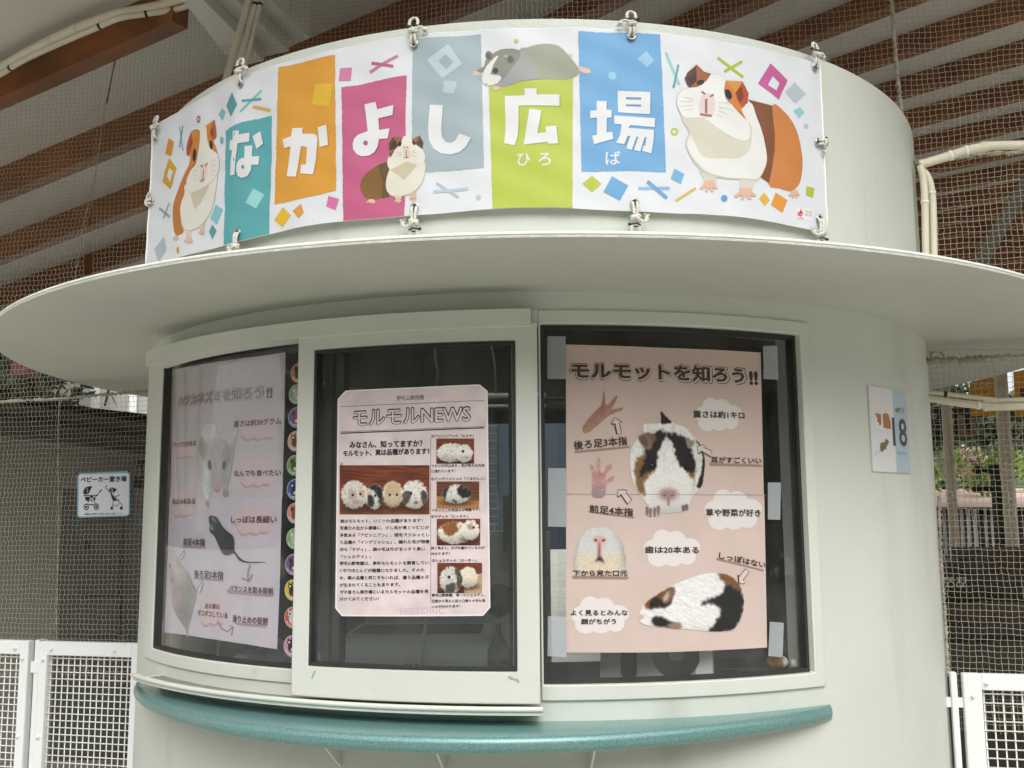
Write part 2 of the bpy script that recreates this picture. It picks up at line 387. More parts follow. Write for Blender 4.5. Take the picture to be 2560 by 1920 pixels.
class Art:
    """flat-coloured print laid on a surface, in layers 0.18 mm apart"""
    def __init__(s, surf, gain=0.9, base=0.0, dh=0.00018, vmin=None):
        s.vmin = vmin; s.s, s.g, s.base, s.dh = surf, gain, base, dh; s.UV = []; s.H = []; s.F = []; s.C = []
    def _face(s, poly, h, c):
        area = sum(poly[i][0] * poly[(i + 1) % len(poly)][1] - poly[(i + 1) % len(poly)][0] * poly[i][1] for i in range(len(poly)))
        if abs(area) < 1e-11: return
        if area < 0: poly = poly[::-1]
        n = len(s.UV); s.UV += poly; s.H += [h] * len(poly); s.F.append(tuple(range(n, n + len(poly)))); s.C.append(c)
    def _slice(s, poly, h, c):
        todo = [poly]
        for ax, d in ((0, s.s.du), (1, s.s.dv)):
            if not d: continue
            nxt = []
            for q in todo:
                lo = math.floor(min(p[ax] for p in q) / d + 1e-6); hi = math.ceil(max(p[ax] for p in q) / d - 1e-6)
                if hi - lo <= 1: nxt.append(q); continue
                for k in range(lo, hi):
                    r = clip(q, ax, k * d, (k + 1) * d)
                    if len(r) >= 3: nxt.append(r)
            todo = nxt
        for q in todo:
            if s.vmin is not None:
                q = clip(q, 1, s.vmin(sum(p[0] for p in q) / len(q)), 9)
                if len(q) < 3: continue
            s._face(q, h, c)
    def uv(s, pts):
        P = np.array(pts, float); u, v = s.s.inv(P[:, 0], P[:, 1]); return list(zip(u.tolist(), v.tolist()))
    def poly(s, pts, col, layer=1, holes=(), k=idc, smooth=0):
        if smooth: pts = crom(pts, smooth)
        loops = [s.uv([k(p) for p in pts])] + [s.uv([k(p) for p in h]) for h in holes]
        allp = [p for L in loops for p in L]; c = lin(col) * s.g
        for t in tessellate_polygon([[Vector((a, b, 0)) for a, b in L] for L in loops]):
            s._slice([allp[i] for i in t], s.base + s.dh * layer, c)
        return s
    def stroke(s, pts, w, col, layer=1, k=idc, smooth=0, closed=False):
        P = crom(pts, smooth, closed) if smooth else [np.array(p, float) for p in pts]
        P = [np.array(k(p), float) for p in P]; sc = np.linalg.norm(np.array(k((1, 0))) - np.array(k((0, 0)))); w = w * sc / 2
        n = len(P); L = []; Rr = []
        for i in range(n):
            a = P[(i - 1) % n] if closed or i else P[i]; b = P[(i + 1) % n] if closed or i < n - 1 else P[i]
            t = (b - a) / (np.linalg.norm(b - a) + 1e-9); nn = np.array([-t[1], t[0]]); L.append(P[i] + nn * w); Rr.append(P[i] - nn * w)
        Lu, Ru = s.uv(L), s.uv(Rr); c = lin(col) * s.g
        for i in range(n if closed else n - 1):
            j = (i + 1) % n; s._slice([Lu[i], Lu[j], Ru[j], Ru[i]], s.base + s.dh * layer, c)
        return s
    def ell(s, cx, cy, rx, ry, col, layer=1, k=idc, rot=0, hole=0, n=28):
        a = math.radians(rot)
        def ring(f): return [(cx + f * (rx * math.cos(t) * math.cos(a) - ry * math.sin(t) * math.sin(a)), cy + f * (rx * math.cos(t) * math.sin(a) + ry * math.sin(t) * math.cos(a))) for t in np.linspace(0, 2 * math.pi, n, endpoint=False)]
        return s.poly(ring(1), col, layer, [ring(hole)] if hole else (), k)
    def cloud(s, x0, y0, x1, y1, col, layer, k):
        w, h = x1 - x0, y1 - y0; cx, cy = x0 + w * .5, y0 + h * .5
        E = [(.33, .27, .17, .27), (.56, .30, .19, .26), (.78, .47, .22, .24), (.20, .50, .20, .24), (.26, .74, .19, .26), (.52, .75, .18, .24), (.76, .73, .16, .22), (.5, .5, .3, .3)]
        pts = []
        for t in np.linspace(0, 2 * math.pi, 110, endpoint=False):
            best = 0; dx, dy = math.cos(t), math.sin(t)
            for ex, ey, rx, ry in E:
                ox, oy = (.5 - ex) * w, (.5 - ey) * h; rx_, ry_ = rx * w, ry * h
                A = (dx / rx_) ** 2 + (dy / ry_) ** 2; B = 2 * (ox * dx / rx_ ** 2 + oy * dy / ry_ ** 2); C_ = (ox / rx_) ** 2 + (oy / ry_) ** 2 - 1
                D = B * B - 4 * A * C_
                if D > 0: best = max(best, (-B + math.sqrt(D)) / 2 / A)
            pts.append((cx + dx * best, cy + dy * best))
        return s.poly(pts, col, layer, k=k)
    def text(s, txt, p0, p1, h, col, layer=2, k=idc, bold=0.02, shift=(0, 0), grow=None, res=3):
        """glyph box bottom runs p0 -> p1, h = glyph height, all in k's units"""
        V, Fc = glyphs(txt, bold, res)
        ref = V if grow is None else glyphs(txt, grow, res)[0]
        mn, mx = ref.min(0), ref.max(0)
        q0, q1, q2 = [np.array(x) for x in s.uv([k(p0), k(p1), k((p0[0], p0[1] - h))])]
        ex = (q1 - q0) / (mx[0] - mn[0]); hh = abs(q2[1] - q0[1]) / (mx[1] - mn[1])
        d = ex / np.linalg.norm(ex); ey = np.array([-d[1] * 0.6, 1.0]); ey = ey / np.linalg.norm(ey) * hh
        X = q0 + (V[:, :1] - mn[0] + shift[0]) * ex + (V[:, 1:2] - mn[1] + shift[1]) * ey; X = [tuple(x) for x in X.tolist()]; c = lin(col) * s.g
        for f in Fc: s._slice([X[i] for i in f], s.base + s.dh * layer, c)
        return s
    def fat(s, txt, p0, p1, h, col, layer=2, k=idc, bold=0.02, n=6, res=2, dx=0.0, dy=0.0):
        """bold lettering: the outline thickened by n copies of the thin glyph shifted round a small circle (em units)"""
        V, Fc = glyphs(txt, 0.0, res)
        mn, mx = V.min(0) - bold, V.max(0) + bold
        q0, q1, q2 = [np.array(x) for x in s.uv([k(p0), k(p1), k((p0[0], p0[1] - h))])]
        ex = (q1 - q0) / (mx[0] - mn[0]); hh = abs(q2[1] - q0[1]) / (mx[1] - mn[1])
        d = ex / np.linalg.norm(ex); ey = np.array([-d[1] * 0.6, 1.0]); ey = ey / np.linalg.norm(ey) * hh; c = lin(col) * s.g
        for j in range(n + 1):
            a = 2 * math.pi * j / n; ox, oy = (bold * math.cos(a), bold * math.sin(a)) if j < n else (0, 0)
            X = q0 + (V[:, :1] - mn[0] + ox + dx) * ex + (V[:, 1:2] - mn[1] + oy + dy) * ey; X = [tuple(x) for x in X.tolist()]
            for f in Fc: s._slice([X[i] for i in f], s.base + s.dh * layer + j * 1.2e-5, c)
        return s
    def build(s, name, material, parent=None):
        U = np.array(s.UV); P = s.s.pos(U[:, 0], U[:, 1], np.array(s.H))
        return mesh_obj(name, P, s.F, material, parent, colors=s.C)

NT = np.random.RandomState(3).rand(256, 256)
def vnoise(x, y):
    xi, yi = np.floor(x).astype(int), np.floor(y).astype(int); fx, fy = x - xi, y - yi; fx = fx * fx * (3 - 2 * fx); fy = fy * fy * (3 - 2 * fy)
    g = lambda a, b: NT[a % 256, b % 256]
    return (g(xi, yi) * (1 - fx) + g(xi + 1, yi) * fx) * (1 - fy) + (g(xi, yi + 1) * (1 - fx) + g(xi + 1, yi + 1) * fx) * fy

class Canvas:
    """a printed photograph: colours painted on a fine grid (units: those of k)"""
    def __init__(s, x0, y0, x1, y1, step, k, bgcol=None):
        s.k = k; s.step = step
        s.X, s.Y = np.meshgrid(np.arange(x0, x1 + step, step), np.arange(y0, y1 + step, step))
        s.rgb = np.zeros(s.X.shape + (3,)); s.a = np.zeros(s.X.shape)
        if bgcol is not None: s.rgb[:] = s.c(bgcol); s.a[:] = 1
    @staticmethod
    def c(col): return np.array([int(col[i:i + 2], 16) / 255 for i in (0, 2, 4)]) if isinstance(col, str) else np.array(col, float)
    def mask(s, pts, soft=1, jit=0, jf=.05, smooth=5):
        P = crom(pts, smooth) if smooth else pts
        X, Y = s.X, s.Y
        if jit:
            X = X + jit * (vnoise(s.X * jf * 2, s.Y * jf * .6) - .5) * 2; Y = Y + jit * (vnoise(s.X * jf * 2 + 40, s.Y * jf + 70) - .5) * 2
        ins = np.zeros(X.shape, bool); n = len(P)
        for i in range(n):
            ax, ay = P[i]; bx, by = P[(i + 1) % n]
            if ay == by: continue
            cnd = ((ay > Y) != (by > Y)) & (X < (bx - ax) * (Y - ay) / (by - ay) + ax); ins ^= cnd
        m = ins.astype(float)
        for _ in range(2):
            for ax in (0, 1):
                if soft >= 1:
                    w = int(soft); c = np.cumsum(np.pad(m, [(w + 1, w) if a == ax else (0, 0) for a in (0, 1)], mode='edge'), axis=ax)
                    m = (np.take(c, range(2 * w + 1, c.shape[ax]), ax) - np.take(c, range(0, c.shape[ax] - 2 * w - 1), ax)) / (2 * w + 1)
        return m
    def emask(s, cx, cy, rx, ry, rot=0, soft=.25):
        a = math.radians(rot); dx, dy = s.X - cx, s.Y - cy; u = (dx * math.cos(a) + dy * math.sin(a)) / rx; v = (-dx * math.sin(a) + dy * math.cos(a)) / ry
        return np.clip((1 - np.sqrt(u * u + v * v)) / soft + .5, 0, 1)
    def put(s, m, col, alpha=True, only=False):
        m = m * (s.a if only else 1); t = np.where((s.a < .5) & (m > 0), 1.0, m)[..., None] if not only else m[..., None]
        s.rgb = s.rgb * (1 - t) + s.c(col) * t
        if alpha and not only: s.a = np.maximum(s.a, m)
        return s
    def shape(s, pts, col, soft=1, jit=0, jf=.05, only=False): return s.put(s.mask(pts, soft, jit, jf), col, only=only)
    def ell(s, cx, cy, rx, ry, col, rot=0, soft=.25, only=False): return s.put(s.emask(cx, cy, rx, ry, rot, soft), col, only=only)
    def fur(s, amp, fx, fy, ang=0, center=None, m=None):
        if center is not None:
            dx, dy = s.X - center[0], s.Y - center[1]; t = np.arctan2(dy, dx); r = np.hypot(dx, dy)
            n = vnoise(t * fx, r * fy) + .5 * vnoise(t * fx * 2.3, r * fy * 1.7 + 9)
        else:
            a = math.radians(ang); u = s.X * math.cos(a) + s.Y * math.sin(a); v = -s.X * math.sin(a) + s.Y * math.cos(a)
            n = vnoise(u * fx, v * fy) + .5 * vnoise(u * fx * 2.3, v * fy * 2.1 + 9)
        f = 1 + amp * (n - .75) * 2; m = 1 if m is None else m
        s.rgb = np.clip(s.rgb * (1 + (f - 1) * m)[..., None], 0, 1); return s
    def tone(s, m, f): s.rgb = np.clip(s.rgb * (1 + (f - 1) * m)[..., None], 0, 1); return s
    def wood(s, base, dark, ang=3):
        a = math.radians(ang); u = s.X * math.cos(a) + s.Y * math.sin(a); v = -s.X * math.sin(a) + s.Y * math.cos(a)
        n = vnoise(u * .006, v * .09 + 2 * vnoise(u * .01, v * .02)); s.rgb = s.c(base) * n[..., None] + s.c(dark) * (1 - n[..., None]); s.a[:] = 1; return s
    def build(s, name, surf, h, material, parent, gain=0.9):
        H, Wd = s.X.shape
        px, py = s.k((s.X, s.Y)); u, v = surf.inv(px, py); P = surf.pos(u, v, h).reshape(-1, 3)
        ok = s.a > .5; q = (ok[:-1, :-1].astype(int) + ok[1:, :-1] + ok[:-1, 1:] + ok[1:, 1:]) >= 3
        I = np.arange(H * Wd).reshape(H, Wd); j, i = np.nonzero(q)
        Fq = np.stack([I[j + 1, i], I[j + 1, i + 1], I[j, i + 1], I[j, i]], 1)
        used, invx = np.unique(Fq, return_inverse=True); Fq = invx.reshape(-1, 4)
        me = bpy.data.meshes.new(name); me.vertices.add(len(used)); me.vertices.foreach_set('co', P[used].astype(np.float32).ravel())
        me.loops.add(Fq.size); me.loops.foreach_set('vertex_index', Fq.astype(np.int32).ravel()); me.polygons.add(len(Fq))
        me.polygons.foreach_set('loop_start', np.arange(0, Fq.size, 4, dtype=np.int32)); me.polygons.foreach_set('loop_total', np.full(len(Fq), 4, np.int32))
        me.update(calc_edges=True)
        at = me.color_attributes.new('Col', 'FLOAT_COLOR', 'POINT'); arr = np.ones((len(used), 4), np.float32); arr[:, :3] = (lin(s.rgb) * gain).reshape(-1, 3)[used]
        at.data.foreach_set('color', arr.ravel()); me.materials.append(material)
        o = bpy.data.objects.new(name, me); COL.objects.link(o); o.parent = parent
        if parent is not None: o.matrix_parent_inverse = Matrix.Translation(-world_loc(parent))
        return o

# ------------------------------------------------------------------ setting: ground
gb = MB(); gb.add([(-60, -60, 0), (60, -60, 0), (60, 90, 0), (-60, 90, 0)], [(0, 1, 2, 3)])
tag(gb.build('ground', M['concrete']), kind='structure')

# ------------------------------------------------------------------ kiosk
ZC, ZT, RC = 1.9753, 2.576, 1.5664
kiosk = thing('kiosk', 'round off-white kiosk with a wide disc canopy, three curved windows and a teal counter', 'kiosk', (AX, AY, 0))
w = MB(); w.shell(-180, 180, 0.0, ZC + .002, R - .08, R, holes=((-58.6, -3.6, 1.172, 1.925), (-1.3, 28.9, 1.174, 1.911), (150, 176.5, .32, 1.88)), full=True)  # the back opening is added to let daylight into the room
w.build('wall', M['paint'], kiosk, True, 40)
w = MB(); w.shell(-180, 180, ZC + .012, ZT, R - .07, R - .001, full=True); w.build('parapet', M['parapet'], kiosk, True, 40)
# canopy: a disc with a rounded, slightly lipped edge
prof = [(.80, ZC), (1.0, ZC), (1.4, ZC), (RC - .006, ZC), (RC - .001, ZC + .002), (RC, ZC + .005), (RC - .003, ZC + .0068), (RC, ZC + .0085), (RC - .001, ZC + .0125), (RC - .006, ZC + .0145), (RC - .05, ZC + .0147), (1.1, ZC + .015), (.80, ZC + .0152)]
def lathe(prof, n=180):
    V = []; Fc = []
    for i in range(n):
        t = 360 * i / n; V += [pol(t, r, z) for r, z in prof]
    m = len(prof)
    for i in range(n):
        j = (i + 1) % n
        for k in range(m - 1): Fc.append((i * m + k, j * m + k, j * m + k + 1, i * m + k + 1))
    return V, Fc
w = MB(); w.add(*lathe(prof[:5], 200)); w.build('canopy', M['canopy'], kiosk, True, 30)
w = MB(); w.add(*lathe(prof[4:], 200)); w.build('canopy_edge', M['rim'], kiosk, True, 30)
w = MB(); w.add(*lathe([(.02, ZT - .12), (R - .069, ZT - .12)], 90)); w.build('added_skylight', M['glass'], kiosk)  # unseen glazing added, with the open canopy centre, to light the room
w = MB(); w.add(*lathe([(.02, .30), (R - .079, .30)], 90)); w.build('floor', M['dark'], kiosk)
# inner lining: dark timber-lined back half of the room
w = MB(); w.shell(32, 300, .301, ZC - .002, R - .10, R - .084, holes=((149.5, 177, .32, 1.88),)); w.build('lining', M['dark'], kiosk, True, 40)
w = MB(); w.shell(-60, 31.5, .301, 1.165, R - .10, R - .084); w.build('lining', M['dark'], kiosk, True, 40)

w = MB(); w.shell(-180, 180, ZC + .02, ZT - .13, R - .086, R - .072, full=True); w.build('lining', M['dark'], kiosk, True, 40)  # dark sleeve added so the daylit inside of the parapet stays black

def frame_shell(name, th0, th1, z0, z1, r0, r1, hole, gmat, parent, gr, gk=.008):
    w = MB(); w.shell(th0, th1, z0, z1, r0, r1, holes=(hole,)); f = w.build(name, M['frame'], parent, True, 40)
    bv = f.modifiers.new('bevel', 'BEVEL'); bv.width = .0025; bv.segments = 2; bv.limit_method = 'ANGLE'; bv.angle_limit = math.radians(50)
    d = math.degrees(gk / R)
    w = MB(); w.shell(hole[0] + .03, hole[1] - .03, hole[2] + .0006, hole[3] - .0006, gr - .012, gr + .012, holes=((hole[0] + d, hole[1] - d, hole[2] + gk, hole[3] - gk),)); w.build('gasket', M['gasket'], f, True, 40)
    w = MB(); w.arc(hole[0] + d / 2, hole[1] - d / 2, gr - .0025, gr + .0025, hole[2] + gk / 2, hole[3] - gk / 2, 1.0); w.build('glass', gmat, f, True, 40)
    return f
fr = frame_shell('window_frame', -.98, 29.95, 1.150, 1.934, R - .045, R + .006, (-.75, 28.55, 1.180, 1.905), M['glass'], kiosk, R - .022)
fl = frame_shell('window_frame', -59.4, -3.3, 1.166, 1.9345, R - .024, R + .004, (-55.8, -3.66, 1.196, 1.916), M['glass'], kiosk, R - .012, .007)
fd = frame_shell('sliding_window', -25.72, -1.08, 1.151, 1.899, R + .028, R + .051, (-23.72, -3.17, 1.2135, 1.8615), M['glass'], kiosk, R + .040, .006)
# aluminium stile of the fixed window seen through the sliding pane
w = MB()
for t in (-23.4, -22.1): w.arc(t - .45, t + .45, R - .02, R + .005, 1.197, 1.914)
w.build('inner_stile', M['alu'], fl)
# head rail, its end bracket, and the sill with channel and rounded lip
w = MB(); w.arc(-53.6, -1.64, R + .004, R + .060, 1.890, 1.9255); o = w.build('head_rail', M['frame'], kiosk, True, 40)
w = MB(); w.arc(-1.60, -.99, R + .004, R + .030, 1.900, 1.9275); w.build('rail_bracket', M['frame'], kiosk, True, 40)
sill = MB(); sill.arc(-52.4, -1.0, R + .001, R + .066, 1.1335, 1.1395); sill.arc(-52.4, -1.0, R + .060, R + .066, 1.1396, 1.149)
sill.tube([pol(t, R + .066, 1.1445) for t in np.linspace(-52.6, -.9, 60)], .0052, 10)
so_ = sill.build('sill', M['frame'], kiosk, True, 40)
w = MB(); w.arc(-50.8, -1.1, R + .005, R + .059, 1.1397, 1.1415); w.build('channel', M['channel'], so_)
# teal crescent counter
CT = [(-61.5, .0), (-59.5, .020), (-57, .036), (-52, .058), (-46, .080), (-40, .104), (-34, .126), (-28, .146), (-22, .158), (-16, .162), (-10, .160), (-4, .152), (2, .136), (8, .112), (14, .086), (20, .060), (25, .038), (29, .020), (30.6, .008)]
def smooth_tab(tab, th):
    x = np.array([t[0] for t in tab]); y = np.array([t[1] for t in tab])
    i = int(np.clip(np.searchsorted(x, th) - 1, 0, len(x) - 2)); h = x[i + 1] - x[i]; t = (th - x[i]) / h
    d = np.gradient(y, x); a, b = d[i] * h, d[i + 1] * h
    return (2 * t ** 3 - 3 * t * t + 1) * y[i] + (t ** 3 - 2 * t * t + t) * a + (-2 * t ** 3 + 3 * t * t) * y[i + 1] + (t ** 3 - t * t) * b
ZS, TH = 1.111, .032
V = []; Fc = []; ths = np.concatenate([np.linspace(-61.4, -52, 24), np.linspace(-51.5, 30.6, 90)]); npf = 11
for t in ths:
    d = max(float(smooth_tab(CT, t)), .001); rr = min(.012, d * .9)
    V.append(pol(t, R - .01, ZS))
    for k in range(9):
        a = math.pi / 2 - math.pi * k / 8
        V.append(pol(t, R + max(d - rr, 0) + rr * math.cos(a), ZS - TH / 2 + TH / 2 * math.sin(a)))
    V.append(pol(t, R - .01, ZS - TH))
for i in range(len(ths) - 1):
    for k in range(npf):
        l = (k + 1) % npf; Fc.append((i * npf + k, i * npf + l, (i + 1) * npf + l, (i + 1) * npf + k))
n_ = len(V); Fc += [tuple(range(npf))[::-1], tuple(range(n_ - npf, n_))]
counter = mesh_obj('counter', V, Fc, M['teal'], kiosk, True, auto=50)
for t in (-21.5, -10.5, 3.5):
    w = MB(); a = math.radians(t); tv = Vector((math.cos(a), math.sin(a), 0)) * .004
    w.prism([pol(t, R - .005, ZS - TH - .001), pol(t, R + .085, ZS - TH - .001), pol(t, R - .005, ZS - TH - .075)], tv); w.build('bracket', M['frame'], counter)
# ring bolt under the canopy
rb = MB(); c = at_z(2343, 893, ZC - .016)
rb.tube([c + Vector((.018 * math.cos(a), .005 * math.sin(a), .018 * math.sin(a))) for a in np.linspace(0, 2 * math.pi, 24, endpoint=False)], .0035, 8, True); rb.tube([c + Vector((0, 0, .012)), c + Vector((0, 0, .017))], .003)
rb.build('ring_bolt', M['steel'], kiosk, True)
# weathering chips on the sliding frame: bare metal flakes
for (px, py, s) in ((783, 1686, 1), (1285, 1697, 1.15)):
    A = Art(Cyl(R + .0512)); k = conv(px, py, s)
    A.poly([(-5, 9), (-2, 1), (2, -9), (6, -10), (5, -3), (1, 3), (-1, 11)] if s == 1 else [(-14, -5), (-8, -6), (0, -1), (8, 0), (13, 8), (8, 9), (3, 4), (-9, 2)], 'a9aeb4', 1, k=k); A.build('paint_chip', M['print'], fd)

# ------------------------------------------------------------------ banner
TL_, TR_ = math.radians(-55.3), math.radians(33.05); RB = R + .012; ZB0, ZB1 = 2.1445, 2.549
def flare(th):
    # left of the second rope the cloth is pulled straight to its corner, a hand's breadth off the curved wall
    a1, r1, a2_, r2_ = math.radians(-37.4), RB + .006, math.radians(-55.3), RB + .040
    x1, y1, x2, y2 = r1 * math.sin(a1), r1 * math.cos(a1), r2_ * math.sin(a2_), r2_ * math.cos(a2_)
    nx, ny = y2 - y1, x1 - x2; c = nx * x1 + ny * y1
    line = c / (nx * np.sin(th) + ny * np.cos(th)) - RB
    t = np.clip((np.degrees(th) + 32) / -5.4, 0, 1)
    return np.where(np.degrees(th) < -37.4, line, .006 * t)
ROPES = [-55.3, -37.4, -13.85, 9.3, 33.0]
def bdisp(u, v):
    th = np.degrees(np.asarray(u) / RB); t = (np.asarray(v) - ZB0) / (ZB1 - ZB0); o = 0
    for r in ROPES:
        d = np.abs(th - r); o = o + .003 * np.exp(-(d / 3.2) ** 2) * (1 - 4 * t * (1 - t))
    o = o - .0028 * np.cos(np.radians((th + 37) / 23.4 * 360)) * (.35 + .65 * np.abs(2 * t - 1))
    return .004 + o + .0012 * np.sin(th * .9 + 5 * t) * (.4 + t) + .0004 * np.sin(th * 1.3 - 9 * t) + .0006 * np.sin(th * .7 + 31 * t)
BS = Cyl(RB, flare, bdisp, .009, .009)
banner = thing('banner', 'long colourful cloth banner with big white Japanese letters and guinea pigs on the kiosk parapet', 'banner', (AX, AY - R, 2.35))
def banner_z(th, top):   # the hem sags a little between the ropes and droops at the left end
    d = math.degrees(th); o = .004 * (1 - math.cos(math.radians((d + 37.4) / 23.4 * 360))) / 2
    dr = max(0, (-38 - d) / 17.3)
    return (ZB1 - o - .018 * dr if top else ZB0 + o * 1.2 + .002 * dr)
na, nb = 300, 50; V = []; Fc = []; CC = []
for i in range(na + 1):
    th = TL_ + (TR_ - TL_) * i / na; z0, z1 = banner_z(th, 0), banner_z(th, 1)
    for j in range(nb + 1):
        v = z0 + (z1 - z0) * j / nb; V.append(BS.pos(th * RB, v, 0.0))
for i in range(na):
    for j in range(nb): a = i * (nb + 1) + j; Fc.append((a, a + nb + 1, a + nb + 2, a + 1)); CC.append(lin('eef1f5') * .73)
cloth = mesh_obj('cloth', V, Fc, M['banner'], banner, True, colors=CC)
# rolled hems along the four edges
w = MB()
for top in (0, 1): w.tube([BS.pos(t * RB, banner_z(t, top) + (-.001 if top else .0022), -.0022) for t in np.linspace(TL_, TR_, 120)], .0022, 6)
for th in (TL_, TR_): w.tube([BS.pos(th * RB, v, .001) for v in np.linspace(banner_z(th, 0), banner_z(th, 1), 16)], .0018, 6)
hm = w.build('hem', M['wire'], banner, True)

def bart(): return Art(BS, .73, .0004, .00015, lambda u: banner_z(u / RB, 0) + .0004)
pan = [('teal_panel', [a7(p) for p in [(838, 240), (905, 195), (1000, 150), (1150, 113)]] + [a2(p) for p in [(850, 385), (1018, 350), (1015, 700), (998, 1283), (640, 1367)]], '62b3b8'),
       ('orange_panel', [(701, 171), (770, 156), (842, 140), (843, 300), a2((1528, 943)), a2((1290, 1000)), a2((1040, 1052))], 'e8a63c'),
       ('pink_panel', [a2(p) for p in [(1572, 130), (1700, 108), (1850, 75), (2078, 30), (2062, 1140), (1800, 1172), (1585, 1197)]], 'd0668f'),
       ('grey_panel', [a3(p) for p in [(102, 188), (350, 172), (641, 153), (666, 1207), (400, 1227), (97, 1247)]], 'aec0c6'),
       ('green_panel', [a3(p) for p in [(703, 560), (1366, 480), (1362, 1000), (1360, 1535), (1050, 1545), (735, 1552)]], 'c3d250'),
       ('blue_panel', [a3(p) for p in [(1405, 131), (1700, 136), (2050, 153), (2075, 700), (2097, 1240), (1850, 1228), (1433, 1235)]], '79b4e3')]
for nm, P, c in pan:
    # torn-paper edges: jitter each side slightly
    Q = []
    for i in range(len(P)):
        a, b = np.array(P[i], float), np.array(P[(i + 1) % len(P)], float); n = max(2, int(np.linalg.norm(b - a) / 5))
        t = (b - a) / np.linalg.norm(b - a); nn = np.array([-t[1], t[0]])
        for k in range(n): Q.append(a + (b - a) * k / n + nn * (rnd.uniform(-.7, .7) if k else 0))
    bart().poly(Q, c, 1).build(nm, M['banner'], banner)

LET = [  # white cut-paper letters: (k, [outer], [holes])
 (a7, [[(918, 238), (982, 234), (975, 272), (1082, 254), (1076, 345), (960, 362), (925, 680), (878, 683), (905, 430), (876, 430), (880, 335), (912, 325)], [(1112, 290), (1190, 240), (1216, 365), (1150, 418)]], []),
 (a7, [[(1030, 390), (1108, 382), (1106, 497), (1178, 490), (1172, 578), (1104, 580), (1098, 640), (1060, 695), (1005, 712), (960, 690), (944, 630), (955, 560), (990, 520), (1032, 505)]], [[(1018 + 16 * math.cos(a), 603 + 22 * math.sin(a)) for a in np.linspace(0, 6.28, 14)[:-1]]]),
 (a2, [[(1110, 540), (1178, 515), (1186, 450), (1264, 446), (1262, 492), (1345, 492), (1372, 506), (1380, 530), (1372, 690), (1347, 815), (1250, 808), (1254, 736), (1290, 738), (1302, 600), (1255, 592), (1215, 834), (1143, 830), (1175, 595), (1125, 610)], [(1382, 443), (1455, 424), (1463, 582), (1398, 600)]], []),
 (a2, [[(1748, 262), (1835, 242), (1850, 300), (1978, 268), (1970, 345), (1855, 370), (1862, 462), (1945, 450), (1930, 530), (1862, 533), (1850, 590), (1825, 635), (1785, 663), (1730, 672), (1690, 655), (1664, 620), (1658, 575), (1672, 530), (1705, 500), (1745, 485), (1775, 472)]], [[(1758 + 18 * math.cos(a), 567 + 20 * math.sin(a)) for a in np.linspace(0, 6.28, 14)[:-1]]]),
 (a3, [[(238, 703), (342, 708), (330, 900), (336, 960), (362, 998), (400, 1007), (440, 990), (470, 935), (563, 968), (525, 1035), (470, 1080), (400, 1098), (330, 1090), (272, 1055), (234, 990), (224, 900)]], []),
 (a3, [[(982, 583), (1079, 583), (1080, 630), (1258, 628), (1258, 716), (938, 716), (938, 850), (930, 950), (908, 1030), (825, 1012), (835, 900), (830, 640), (984, 637)], [(1023, 740), (1117, 755), (1085, 935), (1152, 930), (1148, 885), (1232, 873), (1248, 1012), (1170, 1018), (1168, 1003), (978, 1023)]], []),
 (a3, [[(1550, 680), (1628, 680), (1628, 748), (1668, 748), (1667, 808), (1630, 812), (1630, 925), (1675, 920), (1682, 975), (1530, 1020), (1515, 952), (1553, 945), (1553, 812), (1500, 812), (1500, 757), (1550, 755)],
       [(1690, 792), (2012, 812), (2008, 882), (1815, 867), (1800, 889), (2002, 905), (2000, 980), (1984, 1088), (1912, 1067), (1920, 1030), (1936, 1026), (1944, 962), (1930, 961), (1895, 1072), (1846, 1062), (1880, 958), (1866, 957), (1828, 1062), (1784, 1050), (1816, 953), (1795, 952), (1768, 1018), (1704, 1006), (1735, 945), (1748, 863), (1690, 858)]], []),
]
LET.append((a3, [[(1717, 595), (1972, 608), (1972, 780), (1720, 765)]], [[(1783, 645), (1902, 650), (1902, 668), (1783, 663)], [(1783, 700), (1902, 705), (1902, 722), (1783, 716)]]))
SHD = ['4a989f', '4a989f', 'cc8f2c', 'b04e78', '95a9b0', 'a8b944', '5f9bcd', '5f9bcd']
sh = bart(); le = bart()
for (k, outs, holes), sc in zip(LET, SHD):
    off = 11 if k is a7 else 9
    for o_ in outs:
        sh.poly([(x + off, y + off) for x, y in o_], sc, 2, [[(x + off, y + off) for x, y in h] for h in holes], k)
        le.poly(o_, 'f3f4f5', 3, holes, k)
for s_, p0, p1, h in (('ひ', (925, 1192), (1033, 1190), 98), ('ろ', (1092, 1190), (1192, 1188), 98), ('ば', (1622, 1180), (1740, 1182), 108)): le.text(s_, p0, p1, h, 'f3f4f5', 3, a3, .012)
sh.build('letter_shadow', M['banner'], banner); le.build('lettering', M['banner'], banner)

def foot(A, k, x, y, w_, h_, col='eec3a8', ly=6):
    P = [(-.5, .15), (-.30, -.15), (-.22, -.5), (.25, -.5), (.32, -.15), (.5, .12), (.36, .2), (.2, .05), (.28, .38), (.14, .5), (.04, .1), (-.1, .5), (-.2, .42), (-.12, .05), (-.38, .28)]
    A.poly([(x + a * w_, y + b * h_) for a, b in P], col, ly, k=k)
